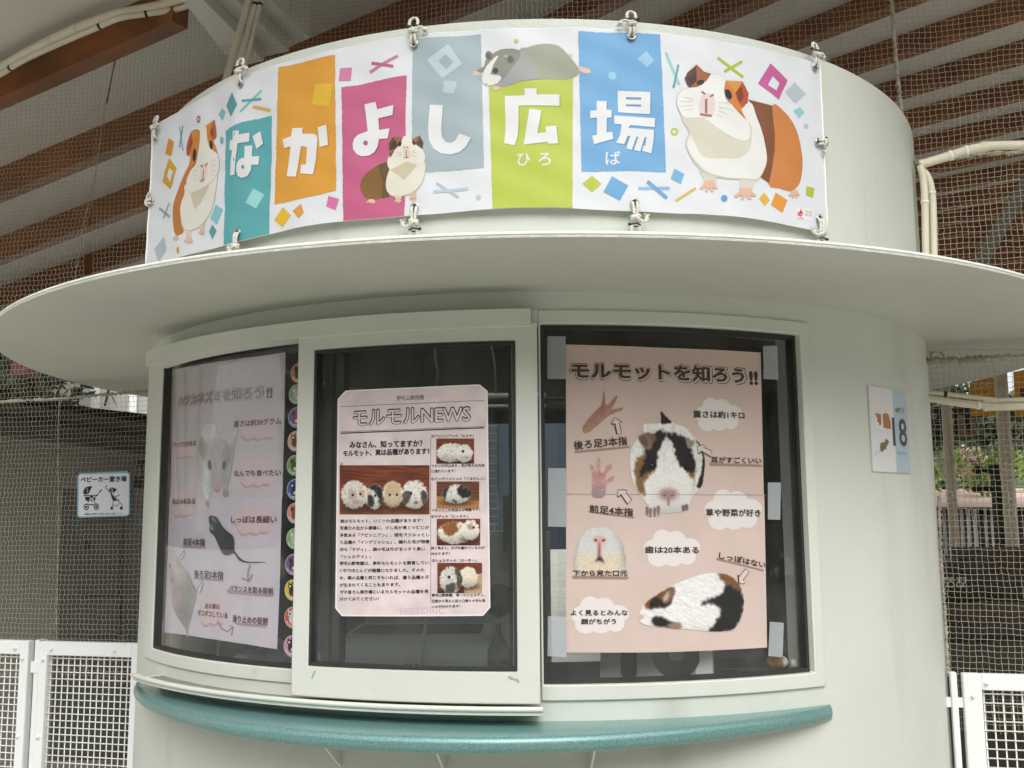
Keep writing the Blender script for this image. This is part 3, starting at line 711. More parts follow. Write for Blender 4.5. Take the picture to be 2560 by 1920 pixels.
# guinea pig standing, left end
A = bart(); k = a7
A.poly([(500, 250), (590, 240), (575, 420), (540, 560), (480, 640), (455, 760), (420, 900), (397, 1060), (402, 1180), (428, 1250), (402, 1282), (355, 1290), (330, 1240), (318, 1130), (325, 1000), (360, 860), (420, 700), (460, 600), (490, 520), (500, 400)], 'cb803f', 2, k=k, smooth=3)
A.poly([(440, 1235), (505, 1235), (500, 1312), (455, 1312)], 'e2dcc8', 2, k=k); A.poly([(590, 1190), (635, 1160), (620, 1245), (585, 1245)], 'e2dcc8', 2, k=k)
body = [(450, 770), (430, 870), (400, 980), (395, 1080), (405, 1160), (430, 1230), (480, 1245), (560, 1222), (620, 1175), (680, 1090), (720, 980), (745, 860), (757, 690), (690, 700)]
A.poly(body, 'cdc8b6', 3, k=k, smooth=4); A.poly([(x - 5 if x > 560 else x + 1, y - 6 if y > 1100 else y) for x, y in body], 'f2efe3', 4, k=k, smooth=4)
head = [(590, 230), (620, 203), (655, 192), (662, 300), (685, 400), (755, 465), (778, 560), (768, 640), (720, 735), (640, 805), (560, 840), (490, 865), (460, 820), (450, 740), (490, 640), (540, 570), (575, 440), (588, 330)]
A.poly(head, 'cdc8b6', 5, k=k, smooth=3); A.poly([(x - 4 if x > 600 else x + 2, y + 4 if y < 260 else y - 3) for x, y in head], 'f4f1e7', 6, k=k, smooth=3)
A.poly([(490, 868), (600, 825), (690, 785), (640, 870), (590, 960), (540, 1030), (510, 960)], 'ddd3b8', 7, k=k)
A.poly([(510, 250), (592, 238), (585, 360), (570, 460), (545, 545), (505, 600), (478, 640), (468, 610), (490, 500)], 'd98a3d', 7, k=k)
A.poly([(505, 245), (480, 300), (455, 400), (452, 470), (470, 492), (490, 470), (510, 380), (520, 320)], 'c4623b', 8, k=k); A.poly([(510, 315), (522, 350), (500, 420), (480, 430), (482, 390)], '9f4a34', 9, k=k); A.poly([(505, 245), (590, 238), (560, 290), (520, 322)], 'e29a42', 9, k=k)
A.ell(533, 483, 17, 65, '2b2b29', 9, k, 8)
A.poly([(655, 200), (690, 260), (720, 345), (748, 420), (760, 468), (720, 440), (688, 400), (663, 310)], 'd98a3d', 7, k=k)
A.poly([(652, 187), (730, 122), (742, 215), (745, 290), (720, 325), (700, 310), (680, 240)], 'c4623b', 8, k=k); A.poly([(652, 187), (730, 122), (700, 210), (675, 290), (660, 300)], 'e0913f', 9, k=k); A.poly([(690, 240), (712, 205), (722, 260), (708, 300)], '9f4a34', 10, k=k); A.ell(700, 378, 14, 48, '2b2b29', 9, k, -6)
A.poly([(608, 575), (660, 572), (664, 680), (640, 755), (600, 770), (582, 740), (592, 650)], 'f0dcd0', 7, k=k)
for p, w_ in (([(600, 583), (615, 608)], 16), ([(665, 562), (645, 597)], 13), ([(628, 630), (622, 730)], 9), ([(598, 748), (635, 730)], 14)): A.stroke(p, w_, 'a6796a', 8, k)
for p in ([(550, 590), (573, 607)], [(512, 640), (568, 642)], [(515, 695), (555, 683)], [(528, 735), (565, 715)], [(700, 555), (733, 528)], [(702, 592), (748, 577)], [(695, 640), (748, 638)], [(688, 675), (722, 690)]): A.stroke(p, 5, 'd3ccba', 8, k)
foot(A, k, 480, 1345, 88, 75); foot(A, k, 600, 1258, 70, 66); foot(A, k, 353, 1322, 60, 52)
A.build('guinea_pig_drawing', M['banner'], banner)
# small brown and white one
A = bart(); k = a2
A.poly([(1715, 920), (1725, 860), (1770, 800), (1850, 740), (1930, 715), (1965, 760), (1940, 860), (1925, 950), (1945, 990), (1870, 1005), (1800, 1020), (1745, 990)], '8b6432', 2, k=k, smooth=4); A.poly([(1850, 742), (1940, 714), (1960, 770), (1930, 880), (1940, 988), (1885, 1000), (1895, 880)], '6b5430', 3, k=k)
body = [(1950, 780), (1922, 880), (1930, 950), (1975, 987), (2060, 984), (2140, 955), (2200, 890), (2225, 800), (2228, 730), (2180, 700), (2000, 720)]
A.poly([(2100, 960), (2160, 930), (2150, 990), (2110, 990)], 'dccfb0', 4, k=k)
A.poly(body, 'd3caae', 5, k=k, smooth=4); A.poly([(x - 4, y - 5) for x, y in body], 'f1ecdd', 6, k=k, smooth=4)
head = [(2060, 515), (2118, 515), (2125, 545), (2200, 610), (2226, 680), (2200, 728), (2130, 715), (2060, 720), (2000, 760), (1950, 778), (1927, 720), (1945, 660), (1990, 620), (2035, 570)]
A.poly(head, 'f4efe1', 7, k=k, smooth=3); A.poly([(1955, 777), (2080, 715), (2165, 737), (2062, 860)], 'd9ccae', 8, k=k)
A.poly([(1945, 622), (1942, 570), (1975, 520), (2052, 523), (2035, 570), (1990, 612)], '5d4a33', 8, k=k); A.poly([(1975, 522), (2050, 524), (2035, 566), (2005, 575)], '9c6b3a', 9, k=k); A.ell(1985, 575, 18, 28, '4a3a2c', 9, k, 25); A.ell(2030, 575, 12, 22, '2e2a25', 10, k, 15)
A.poly([(2122, 540), (2180, 505), (2212, 560), (2205, 617), (2150, 575)], '5d4a33', 8, k=k); A.poly([(2122, 540), (2180, 507), (2170, 550), (2140, 565)], '9c6b3a', 9, k=k); A.ell(2137, 566, 10, 20, '2e2a25', 10, k, -25); A.ell(2185, 565, 12, 24, '4a3a2c', 9, k, -10)
A.poly([(1944, 640), (1990, 618), (1965, 665), (1945, 685)], '8b6432', 8, k=k)
A.poly([(2055, 600), (2105, 600), (2112, 670), (2085, 688), (2060, 680)], 'f0d9cb', 8, k=k)
for p, w_ in (([(2060, 596), (2068, 606)], 9), ([(2093, 596), (2085, 606)], 9), ([(2080, 625), (2079, 680)], 7), ([(2062, 684), (2097, 680)], 8)): A.stroke(p, w_, 'a6796a', 9, k)
for p in ([(2008, 640), (2045, 648)], [(2005, 665), (2045, 660)], [(2120, 650), (2160, 640)], [(2120, 665), (2158, 672)], [(2125, 635), (2150, 620)]): A.stroke(p, 4, 'd3ccba', 9, k)
A.poly([(1980, 975), (2040, 980), (2035, 1010), (1995, 1010)], 'e6dcc2', 7, k=k); foot(A, k, 2012, 1022, 66, 50, ly=9); foot(A, k, 2132, 995, 60, 55, ly=9); foot(A, k, 1805, 1030, 84, 40, ly=9)
A.build('guinea_pig_drawing', M['banner'], banner)
# grey one lying on the green panel
A = bart(); k = a3
A.poly([(1405, 402), (1500, 430), (1505, 458), (1460, 463), (1410, 440)], 'eec9bb', 2, k=k); A.poly([(1325, 315), (1358, 308), (1360, 335), (1338, 340)], 'eec9bb', 2, k=k); A.poly([(575, 448), (612, 438), (648, 465), (590, 478)], 'eec9bb', 2, k=k); A.poly([(722, 575), (765, 558), (802, 575), (765, 596)], 'eec9bb', 5, k=k)
A.poly([(940, 288), (1000, 265), (1090, 235), (1180, 228), (1255, 247), (1310, 300), (1370, 370), (1418, 450), (1370, 492), (1300, 510), (1180, 508), (1095, 506), (1000, 480)], 'a8ac98', 3, k=k, smooth=2)
A.poly([(940, 284), (985, 288), (1050, 370), (1085, 440), (1096, 506), (950, 530), (860, 562), (790, 565), (755, 547), (830, 490), (900, 400)], 'a9adab', 4, k=k)
A.poly([(605, 440), (690, 393), (745, 400), (690, 462)], '8f9282', 4, k=k)
A.poly([(690, 340), (760, 290), (830, 272), (945, 284), (940, 350), (900, 405), (845, 470), (808, 502), (760, 520), (700, 480), (670, 440), (670, 390)], '949788', 5, k=k, smooth=2)
A.poly([(770, 322), (779, 330), (742, 390), (716, 468), (790, 480), (806, 500), (770, 542), (720, 556), (680, 555), (655, 530), (660, 450), (690, 400), (740, 345)], 'f3f1ec', 6, k=k)
A.ell(705, 320, 28, 36, '7d7f75', 6, k, -15); A.ell(702, 328, 17, 24, '63645d', 7, k, -15); A.poly([(812, 325), (862, 318), (905, 345), (906, 385), (868, 393), (838, 365)], '8a8c82', 6, k=k); A.ell(874, 358, 24, 28, '6a6b64', 7, k); A.poly([(812, 325), (862, 318), (845, 345)], 'b9bab3', 7, k=k); A.ell(756, 441, 22, 22, '45443f', 7, k)
A.stroke([(678, 540), (690, 544)], 8, '6d5f58', 7, k)
for p in ([(610, 500), (650, 508)], [(618, 480), (652, 498)], [(720, 545), (745, 560)], [(735, 535), (765, 545)]): A.stroke(p, 4, 'e2e0d6', 7, k)
A.build('guinea_pig_drawing', M['banner'], banner)
# big one, right end
A = bart(); k = a4
A.poly([(960, 612), (1060, 660), (1130, 750), (1175, 870), (1195, 1020), (1182, 1160), (1140, 1220), (1100, 1243), (1020, 1222), (940, 1182), (950, 900)], 'd98b4b', 2, k=k, smooth=3)
A.poly([(795, 565), (962, 613), (985, 800), (987, 950), (965, 1080), (945, 1182), (880, 1140), (920, 1060), (930, 1000), (900, 850), (860, 720)], '8a5534', 3, k=k)
A.poly([(430, 1095), (560, 1140), (555, 1197), (480, 1182)], 'e2dfd0', 3, k=k); A.poly([(725, 1150), (850, 1155), (818, 1228), (725, 1232)], 'e2dfd0', 3, k=k)
body = [(800, 580), (855, 700), (905, 850), (930, 990), (915, 1070), (882, 1138), (850, 1168), (730, 1162), (600, 1150), (470, 1110), (390, 1030), (345, 950), (330, 890), (350, 830), (420, 700), (620, 600)]
A.poly(body, 'd9d7c6', 4, k=k, smooth=4); A.poly([(x + 12 if x < 480 else x, y - 13 if y > 1000 else y) for x, y in body], 'f5f5f0', 5, k=k, smooth=4)
A.poly([(300, 690), (460, 700), (640, 800), (800, 740), (815, 870), (790, 950), (720, 1000), (620, 1000), (460, 990), (400, 880), (350, 790)], 'e3dfcc', 6, k=k, smooth=3)
head = [(300, 495), (360, 478), (430, 468), (490, 410), (515, 381), (570, 385), (622, 430), (612, 520), (640, 610), (720, 690), (775, 720), (805, 790), (795, 860), (740, 874), (650, 840), (560, 780), (460, 704), (380, 704), (310, 700), (270, 625), (263, 550)]
A.poly(head, 'd9d7c6', 7, k=k, smooth=3); A.poly([(x + 8 if x < 330 else x, y - 3 if y > 660 else y + 3) for x, y in head], 'f7f7f4', 8, k=k, smooth=3)
A.poly([(325, 410), (345, 365), (410, 308), (462, 362), (515, 380), (480, 432), (420, 470), (360, 478)], 'a8643c', 9, k=k); A.poly([(328, 410), (350, 365), (408, 322), (412, 430), (362, 478), (340, 450)], '5a3a33', 10, k=k); A.poly([(350, 405), (405, 370), (410, 425), (370, 455)], '3d2b29', 11, k=k); A.ell(438, 441, 28, 18, '2b2523', 11, k, -15)
A.poly([(620, 430), (745, 435), (772, 480), (790, 560), (765, 615), (735, 640), (775, 718), (700, 645), (620, 552), (607, 500)], 'dd8a3e', 9, k=k); A.poly([(745, 437), (792, 520), (788, 590), (742, 625), (715, 585), (694, 520)], 'c15c38', 10, k=k); A.poly([(700, 512), (742, 470), (757, 550), (732, 592), (706, 562)], '8c4030', 11, k=k); A.poly([(625, 433), (745, 437), (694, 518)], 'e6a04a', 11, k=k); A.ell(640, 531, 23, 40, '26221f', 11, k, -22)
A.poly([(450, 535), (530, 530), (542, 640), (515, 700), (450, 692), (428, 640)], 'f2e1dc', 9, k=k, smooth=2)
for p, w_ in (([(480, 562), (482, 668)], 17), ([(437, 674), (522, 688)], 17), ([(446, 510), (472, 528)], 15), ([(532, 533), (506, 549)], 15)): A.stroke(p, w_, 'a77a6e', 10, k)
for p in ([(315, 545), (390, 570)], [(283, 580), (388, 580)], [(280, 615), (388, 610)], [(320, 648), (385, 635)], [(560, 592), (655, 600)], [(568, 625), (675, 652)], [(570, 650), (640, 685)], [(560, 680), (600, 702)]): A.stroke(p, 5, 'dbd6ca', 10, k)
foot(A, k, 500, 1210, 142, 84); foot(A, k, 765, 1268, 165, 88); foot(A, k, 1130, 1265, 88, 58)
A.build('guinea_pig_drawing', M['banner'], banner)
# confetti
A = bart()
def dia(P, c, k, ly=2, hole=None): A.poly(P, c, ly, [hole] if hole else (), k)
k = a7
dia([(285, 312), (332, 352), (300, 495), (240, 470)], 'e39a35', k); dia([(280, 512), (355, 615), (290, 828), (203, 750)], 'e0ae35', k, 2, [(283, 605), (320, 650), (285, 755), (255, 695)])
A.stroke([(378, 195), (418, 435)], 14, '8ec4cf', 2, k); A.stroke([(410, 183), (382, 405)], 12, '6fa9b8', 3, k); A.ell(580, 122, 18, 37, 'c3609a', 2, k, 5, .45)
dia([(800, 2), (838, 45), (803, 135), (763, 70)], '8cc5cf', k); A.ell(792, 330, 18, 38, '7fbcc8', 2, k); A.stroke([(172, 1018), (283, 1105)], 24, '9db1b8', 2, k); A.stroke([(280, 968), (210, 1120)], 11, '8fb0b8', 3, k)
dia([(740, 978), (810, 1030), (755, 1185), (690, 1120)], '8ecbd6', k); dia([(712, 1183), (750, 1245), (708, 1335), (675, 1255)], '5fa8b0', k); dia([(225, 1308), (252, 1435), (178, 1565), (125, 1430)], 'b9cad3', k); A.ell(370, 1443, 14, 33, 'e0ab3a', 2, k); dia([(1118, 817), (1230, 880), (1148, 1022), (1045, 962)], 'a8e2e6', k)
k = a2
dia([(712, 165), (750, 262), (697, 357), (660, 270)], '5fa8ab', k); A.stroke([(770, 318), (932, 148)], 15, '8fc9cf', 2, k); A.stroke([(785, 232), (935, 215)], 18, '5fb0b9', 3, k); A.stroke([(863, 275), (1012, 308)], 23, 'e6b94e', 2, k)
dia([(1365, 105), (1510, 102), (1475, 280), (1335, 258)], 'f0c53c', k); dia([(1110, 1072), (1178, 1140), (1103, 1230), (1038, 1172)], 'f0c33c', k); dia([(1255, 1048), (1280, 1118), (1238, 1163), (1190, 1103)], 'eba23e', k); dia([(1470, 985), (1552, 1010), (1525, 1097), (1450, 1068)], 'e07fb0', k)
k = z5
dia([(1525, 640), (1630, 630), (1618, 752), (1515, 758)], 'd987b1', k); A.stroke([(1795, 675), (2050, 520)], 26, 'd77fa5', 2, k); A.stroke([(1812, 590), (2012, 620)], 26, 'cc5f8f', 3, k)
k = a3
dia([(388, 230), (493, 385), (338, 497), (215, 350)], 'ccdde6', k, 2, [(362, 310), (427, 368), (370, 430), (308, 365)]); dia([(352, 515), (455, 530), (430, 620), (340, 608)], 'c6d9e4', k); A.ell(919, 214, 17, 17, 'c0d243', 2, k)
A.stroke([(290, 1325), (465, 1437)], 22, 'b6c9d3', 2, k); A.stroke([(268, 1395), (540, 1370)], 24, 'c2d5dd', 3, k); A.ell(622, 1440, 21, 21, 'c0d2e0', 2, k); dia([(1940, 285), (2003, 360), (1942, 412), (1872, 345)], 'a5cff0', k); A.ell(1675, 477, 32, 32, 'a5d3f0', 2, k)
dia([(1515, 1265), (1588, 1330), (1515, 1395), (1440, 1330)], 'c3d243', k); dia([(1670, 1270), (1800, 1345), (1732, 1463), (1605, 1395)], '72b1e0', k); A.stroke([(1878, 1365), (2125, 1365)], 24, '9ac8ee', 2, k); A.stroke([(1950, 1310), (2105, 1442)], 28, '75b2e4', 3, k)
k = a4
A.stroke([(188, 215), (285, 452)], 20, 'a7dbe0', 2, k); A.stroke([(282, 303), (243, 478)], 16, '67adb9', 3, k); A.stroke([(562, 258), (755, 402)], 20, 'b9cc3c', 2, k); A.stroke([(745, 285), (612, 362)], 20, 'b4c83a', 3, k)
dia([(950, 300), (1085, 422), (1015, 568), (862, 448)], 'd065a0', k, 2, [(968, 393), (1022, 443), (998, 500), (933, 460)]); dia([(1138, 432), (1218, 523), (1148, 590), (1073, 508)], 'c3ced9', k); dia([(1180, 617), (1214, 660), (1172, 700), (1131, 643)], '9fd5e2', k); A.ell(1223, 758, 17, 18, 'c6cfe0', 2, k); A.ell(249, 803, 28, 29, 'c8d547', 2, k, 0, .5)
dia([(250, 1075), (323, 1115), (297, 1190), (222, 1150)], '7dbce6', k); A.stroke([(405, 1222), (262, 1313)], 18, 'eabf4c', 2, k); A.ell(615, 1297, 24, 26, '5ea6e4', 2, k); dia([(908, 1253), (950, 1310), (912, 1352), (868, 1300)], 'edbf41', k); dia([(995, 1253), (1082, 1310), (1042, 1403), (957, 1345)], 'eaa23c', k); dia([(1228, 1203), (1287, 1218), (1272, 1290), (1217, 1268)], 'bccb3b', k)
A.build('confetti', M['banner'], banner)
A = bart(); k = a4
A.poly([(1150, 1368), (1276, 1374), (1272, 1462), (1147, 1450)], 'fafafa', 1, k=k); A.poly([(1186, 1368), (1172, 1395), (1157, 1402), (1158, 1420), (1178, 1433), (1197, 1418), (1198, 1398), (1188, 1388)], 'dd3f40', 2, k=k); A.stroke([(1165, 1410), (1185, 1418), (1192, 1404)], 4, 'fafafa', 3, k)
A.text('野毛山動物園', (1157, 1446), (1202, 1448), 9, '55504e', 2, k, .02, res=1)
for y in (1388, 1404, 1420): A.text('野毛山動', (1214, y + 6), (1262, y + 8), 8, '77716e', 2, k, .01, res=1)
A.build('logo_label', M['banner'], banner)
# grommets and rope ties
GR = [(398, 347, 't', 'upper left corner'), (607, 210, 't', 'top edge above the teal panel'), (1037, 112, 't', 'top edge at the grey panel'), (1576, 94, 't', 'top edge at the blue panel'), (2030, 170, 't', 'upper right corner'),
      (387, 505, 'l', 'middle of the left edge'), (2040, 358, 'r', 'middle of the right edge'), (600, 584, 'b', 'bottom edge at the teal panel'), (1039, 521, 'b', 'bottom edge under the small brown guinea pig'), (1584, 510, 'b', 'bottom edge below the blue panel'), (2043, 549, 'b', 'lower right corner')]
def rope_kind(mir, L=.043):
    """rope tie in its own frame: x along the banner, y away from the wall, z along the pull; origin at the grommet"""
    P = lambda *a: [Vector((mir * x, y, z)) for x, y, z in a]
    parts = {}
    w = MB(); w.tube(crom(P((-.003, -.004, -.004), (-.004, .003, .004), (-.003, .005, .014), (-.002, .004, L * .55)), 5, False), .0026, 8); w.tube(crom(P((.003, -.004, -.004), (.004, .003, .003), (.003, .005, .014), (.003, .004, L * .55)), 5, False), .0026, 8)
    w.tube(crom(P((-.002, .002, L * .9), (-.007, .003, L * 1.1), (-.005, .001, L * 1.42), (.003, -.001, L * 1.5), (.007, .0, L * 1.25), (.006, .003, L * .95)), 6, False), .0028, 8)
    parts['rope'] = (w, M['rope'])
    w = MB(); w.tube(crom(P((-.006, .004, L * .62), (0, .010, L * .70), (.006, .005, L * .80), (.002, -.001, L * .86), (-.006, .003, L * .78), (-.004, .009, L * .68), (.005, .008, L * .60), (.006, .001, L * .70), (-.002, -.001, L * .66)), 6, True), .0031, 8); w.ball((0, .003, L * .74), (.0055, .004, .007)); parts['knot'] = (w, M['rope'])
    w = MB(); w.tube(crom(P((.004, .004, L * .72), (.012, .006, L * .84), (.018, .004, L * .78), (.020, .002, L * .62)), 6, False), [.0028] * 12 + [.003, .0034, .004, .0044, .0046, .004, .002][:7], 8)
    for q in range(9):
        a = q * .7; w.tube(P((.020, .002, L * .64), (.020 + .006 * math.cos(a), .002 + .003 * math.sin(a), L * (.50 + .05 * math.sin(2 * a)))), .0006, 4)
    parts['frayed_tail'] = (w, M['rope'])
    w = MB(); w.tube(crom(P((-.008, .004, L * .98), (0, .0075, L * .95), (.008, .004, L * 1.0), (0, -.002, L * 1.02)), 5, True), .0014, 6); w.box(-.0115 * mir - .002, -.0115 * mir + .002, .003, .007, L * .93, L * 1.03); parts['cable_tie'] = (w, M['black'])
    return parts
PROTO = {}
for (px, py, kd, where) in GR:
    u, v = BS.inv(px, py); u, v = float(u), float(v); th = u / RB; p = Vector(BS.pos(u, v, .001)); t = Vector((math.cos(th), math.sin(th), 0)); n = Vector((math.sin(th), -math.cos(th), 0)); z = Vector((0, 0, 1))
    w = MB(); pts = [(.0058, 0), (.0068, .0012), (.0086, .0014), (.0098, .0004)]; V = []; Fc = []
    for i in range(28):
        a = 2 * math.pi * i / 28; d = t * math.cos(a) + z * math.sin(a)
        for r_, h_ in pts: V.append(p + d * r_ + n * (h_ + .004))
    for i in range(28):
        j = (i + 1) % 28
        for k2 in range(3): Fc.append((i * 4 + k2, j * 4 + k2, j * 4 + k2 + 1, i * 4 + k2 + 1))
    w.add(V, Fc); w.build('grommet', M['steel'], banner, True)
    w = MB(); V = [p + (t * math.cos(a) + z * math.sin(a)) * .006 + n * .0046 for a in np.linspace(0, 6.283, 20, endpoint=False)]; w.add(V, [tuple(range(20))]); w.build('grommet_hole', M['black'], banner)
    pull = {'t': z, 'b': -z, 'l': -t, 'r': t}[kd]; side = n.cross({'t': z, 'b': -z, 'l': -t, 'r': t}[kd])
    Mx = Matrix((side, n, pull)).transposed().to_4x4(); Mx.translation = p + n * .003
    mir = 1 if where.startswith(('top edge at the blue', 'bottom edge below')) else -1; key = mir
    lab = 'white rope tie knotted at the banner\'s ' + where
    r_ = thing('rope_tie', lab, 'rope', (0, 0, 0), 'rope ties holding the banner')
    if key not in PROTO:
        PROTO[key] = {}
        for nm, (w, m_) in rope_kind(mir).items(): o_ = w.build(nm, m_, r_, True); PROTO[key][nm] = o_
    else:
        for nm, o_ in PROTO[key].items(): c_ = o_.copy(); COL.objects.link(c_); c_.parent = r_; c_.matrix_parent_inverse = Matrix()
    r_.matrix_world = Mx
    if kd in 'lr': r_.scale = (1.15, 1.1, .5)
    elif kd == 'b': r_.scale = (1.25, 1.2, 1.1 + .1 * rnd.random())
    else: r_.scale = (1.3, 1.25, .82 + .12 * rnd.random())

# ------------------------------------------------------------------ posters
TXT = '4a3b38'
def tape_mat():
    m = bpy.data.materials.new('frosted_tape'); m.use_nodes = True; n = m.node_tree.nodes; l = m.node_tree.links
    b = n['Principled BSDF']; b.inputs['Base Color'].default_value = (*lin('c3cacd'), 1); b.inputs['Roughness'].default_value = .55
    tr = n.new('ShaderNodeBsdfTransparent'); mx = n.new('ShaderNodeMixShader'); mx.inputs[0].default_value = .62
    l.new(tr.outputs[0], mx.inputs[1]); l.new(b.outputs[0], mx.inputs[2]); l.new(mx.outputs[0], n['Material Output'].inputs[0]); return m
M['tape'] = tape_mat()
def film(surf, quad, h, name, m, parent, k=idc, nu=14, nv=10):
    a, b, c, d = [np.array(k(p), float) for p in quad]; V = []; Fc = []   # TL TR BR BL
    for j in range(nv + 1):
        for i in range(nu + 1):
            s, t = i / nu, j / nv; p = (a * (1 - s) + b * s) * (1 - t) + (d * (1 - s) + c * s) * t
            u, v = surf.inv(p[0], p[1]); V.append(surf.pos(float(u), float(v), h))
    for j in range(nv):
        for i in range(nu): q = j * (nu + 1) + i; Fc.append((q + nu + 1, q + nu + 2, q + 1, q))
    return mesh_obj(name, V, Fc, m, parent, True)

# --- right: guinea pig poster taped to the outside of the right pane
SR = Cyl(R - .0185); G = .90
po = thing('poster', 'pink guinea pig fact poster taped to the right hand window', 'poster', tuple(SR.pos(*[float(x) for x in SR.inv(1660, 1240)], 0)))
film(SR, [(125, 112), (1042, 150), (1018, 1468), (128, 1457)], 0.0, 'laminate', M['film'], po, zR)
A = Art(SR, G); A.poly([(160, 138), (575, 152), (985, 172), (998, 771), (584, 768), (162, 768)], 'dfc8bd', 1, k=zR); A.poly([(161, 768), (584, 768), (1000, 771), (1012, 1420), (590, 1440), (162, 1441)], 'e0cac0', 1.5, k=zR); A.build('sheet', M['sheet'], po)
A = Art(SR, G)
for k, b in ((r2, (1270, 505, 1715, 822)), (r2, (1360, 1370, 1902, 1755)), (r3, (890, 143, 1492, 540)), (r3, (115, 853, 735, 1252))): A.cloud(*b, 'f1e9e6', 3, k)
A.build('cloud_shapes', M['print'], po)
A = Art(SR, G)
for P, k in (([(132, 1008), (400, 985), (655, 958), (652, 980), (400, 1008), (140, 1030)], r2), ([(262, 1575), (500, 1598), (708, 1630), (695, 1645), (410, 1612), (265, 1583)], r2), ([(1405, 1122), (1905, 1138), (1908, 1160), (1410, 1150)], r2), ([(127, 633), (720, 645), (742, 660), (700, 676), (130, 670)], r3), ([(1665, 443), (2165, 570), (2160, 592), (1660, 470)], r3)): A.poly(P, 'a78f84', 3, k=k)
A.build('brush_strokes', M['print'], po)
A = Art(SR, G)
tt, p0, p1 = 'モルモットを知ろう', (100, 345), (1748, 392)
A.fat(tt, (86, 352), (1768, 400), 196, '4a4038', 3, r2, .088, 14); A.fat(tt, (94, 345), (1760, 393), 182, 'dfc8bd', 4, r2, .072, 14); A.fat(tt, (104, 328), (1738, 376), 156, '4a4038', 5, r2, .036, 8)
A.fat('!!', (1785, 388), (1868, 390), 135, '3d332e', 3, r2, .05); A.build('title', M['print'], po)
A = Art(SR, G)
for s_, a, b, h, k in (('重さは約1キロ', (1255, 695), (1738, 708), 70, r2), ('後ろ足3本指', (130, 1000), (635, 952), 85, r2), ('前足4本指', (275, 1590), (688, 1626), 78, r2), ('耳がすごくいい', (1420, 1122), (1895, 1132), 62, r2), ('草や野菜が好き', (1372, 1625), (1888, 1628), 72, r2),
   ('歯は20本ある', (900, 396), (1475, 398), 76, r3), ('下から見た口元', (133, 640), (718, 640), 64, r3), ('よく見るとみんな', (113, 1058), (722, 1058), 60, r3), ('顔がちがう', (222, 1152), (597, 1152), 62, r3), ('しっぽはない', (1685, 452), (2180, 556), 72, r3)): A.fat(s_, a, b, h, TXT, 8, k, .026)
A.build('lettering', M['print'], po)
for P, k in (([(515, 693), (583, 738), (558, 742), (578, 845), (530, 848), (512, 750), (478, 752)], r2), ([(1290, 965), (1355, 948), (1350, 975), (1430, 1010), (1410, 1060), (1330, 1010), (1300, 1035)], r2), ([(545, 1375), (630, 1378), (622, 1400), (675, 1470), (632, 1510), (570, 1420), (540, 1440)], r2), ([(1970, 560), (2007, 598), (1945, 675), (1960, 718), (1897, 718), (1885, 625), (1905, 640)], r3)):
    A = Art(SR, G); A.poly(P, 'e6d3ca', 9, k=k); A.stroke(P, 7, '3b302e', 10, k, closed=True)
    q = np.array(P, float); A.stroke([tuple(q[-1] + (5, 4)), tuple(q[-2] + (5, 4)), tuple(q[-3] + (5, 4))], 10, '3b302e', 10, k); A.build('arrow_drawing', M['print'], po)

# photographs on it
C = Canvas(630, 620, 1390, 1650, 3.6, r2)
C.shape([(948, 632), (1000, 680), (1065, 740), (1180, 790), (1260, 880), (1330, 960), (1366, 1090), (1360, 1210), (1335, 1340), (1240, 1440), (1205, 1560), (1090, 1590), (960, 1600), (930, 1625), (880, 1620), (840, 1630), (800, 1590), (830, 1530), (740, 1400), (680, 1270), (655, 1120), (670, 990), (720, 900), (780, 840), (790, 755), (870, 750), (945, 735)], 'f1efe9', 1)
C.shape([(948, 630), (1000, 680), (1060, 735), (1000, 750), (945, 742)], '22201f', 1, 8, only=True)
C.shape([(1280, 900), (1330, 960), (1366, 1090), (1360, 1215), (1335, 1345), (1290, 1345), (1330, 1200), (1340, 1050)], '2b2928', 1, 6, only=True)
C.shape([(705, 1120), (760, 1060), (860, 1020), (940, 1100), (900, 1230), (820, 1300), (800, 1440), (740, 1380), (710, 1260)], '8a6742', 2, 16, only=True)
C.shape([(1180, 1180), (1262, 1150), (1265, 1300), (1235, 1400), (1215, 1280)], '8d6a48', 2, 14, only=True)
C.shape([(800, 860), (900, 830), (965, 815), (985, 900), (960, 940), (925, 1060), (900, 1180), (840, 1200), (780, 1230), (750, 1270), (760, 1180), (800, 1080), (790, 960)], '23211f', 2, 22, only=True)
C.shape([(985, 830), (1090, 855), (1190, 890), (1240, 1010), (1270, 1150), (1250, 1210), (1170, 1180), (1110, 1120), (1075, 1040), (1075, 960), (1010, 890)], '23211f', 2, 22, only=True)
C.shape([(735, 880), (800, 835), (850, 850), (870, 900), (860, 990), (800, 990), (760, 940)], '8d7a68', 2, 4); C.shape([(745, 885), (795, 860), (830, 920), (820, 975), (775, 945)], '6d5a4e', 2)
C.shape([(1180, 890), (1210, 880), (1225, 910), (1272, 915), (1230, 985), (1200, 970)], '9b8d7f', 2, 3); C.shape([(810, 860), (900, 850), (880, 960), (860, 900)], '7b5c40', 2, 8, only=True)
C.shape([(930, 1000), (990, 910), (1060, 950), (1080, 1080), (1130, 1170), (1240, 1260), (1260, 1390), (1200, 1520), (1080, 1570), (960, 1575), (850, 1530), (800, 1400), (810, 1280), (890, 1190)], 'f4f2ee', 2, 20, only=True)
C.tone(C.emask(1020, 1480, 190, 150, soft=.8), .93)
C.ell(1020, 1420, 90, 62, 'bfa39a', soft=.7, only=True); C.shape([(955, 1390), (1085, 1390), (1070, 1440), (1020, 1460), (970, 1440)], 'b08f88', 3, 4, only=True); C.ell(985, 1425, 14, 9, '6d4a48', only=True); C.ell(1055, 1425, 14, 9, '6d4a48', only=True); C.shape([(1012, 1455), (1028, 1455), (1030, 1520), (1010, 1520)], '9d7f7a', 2, only=True)
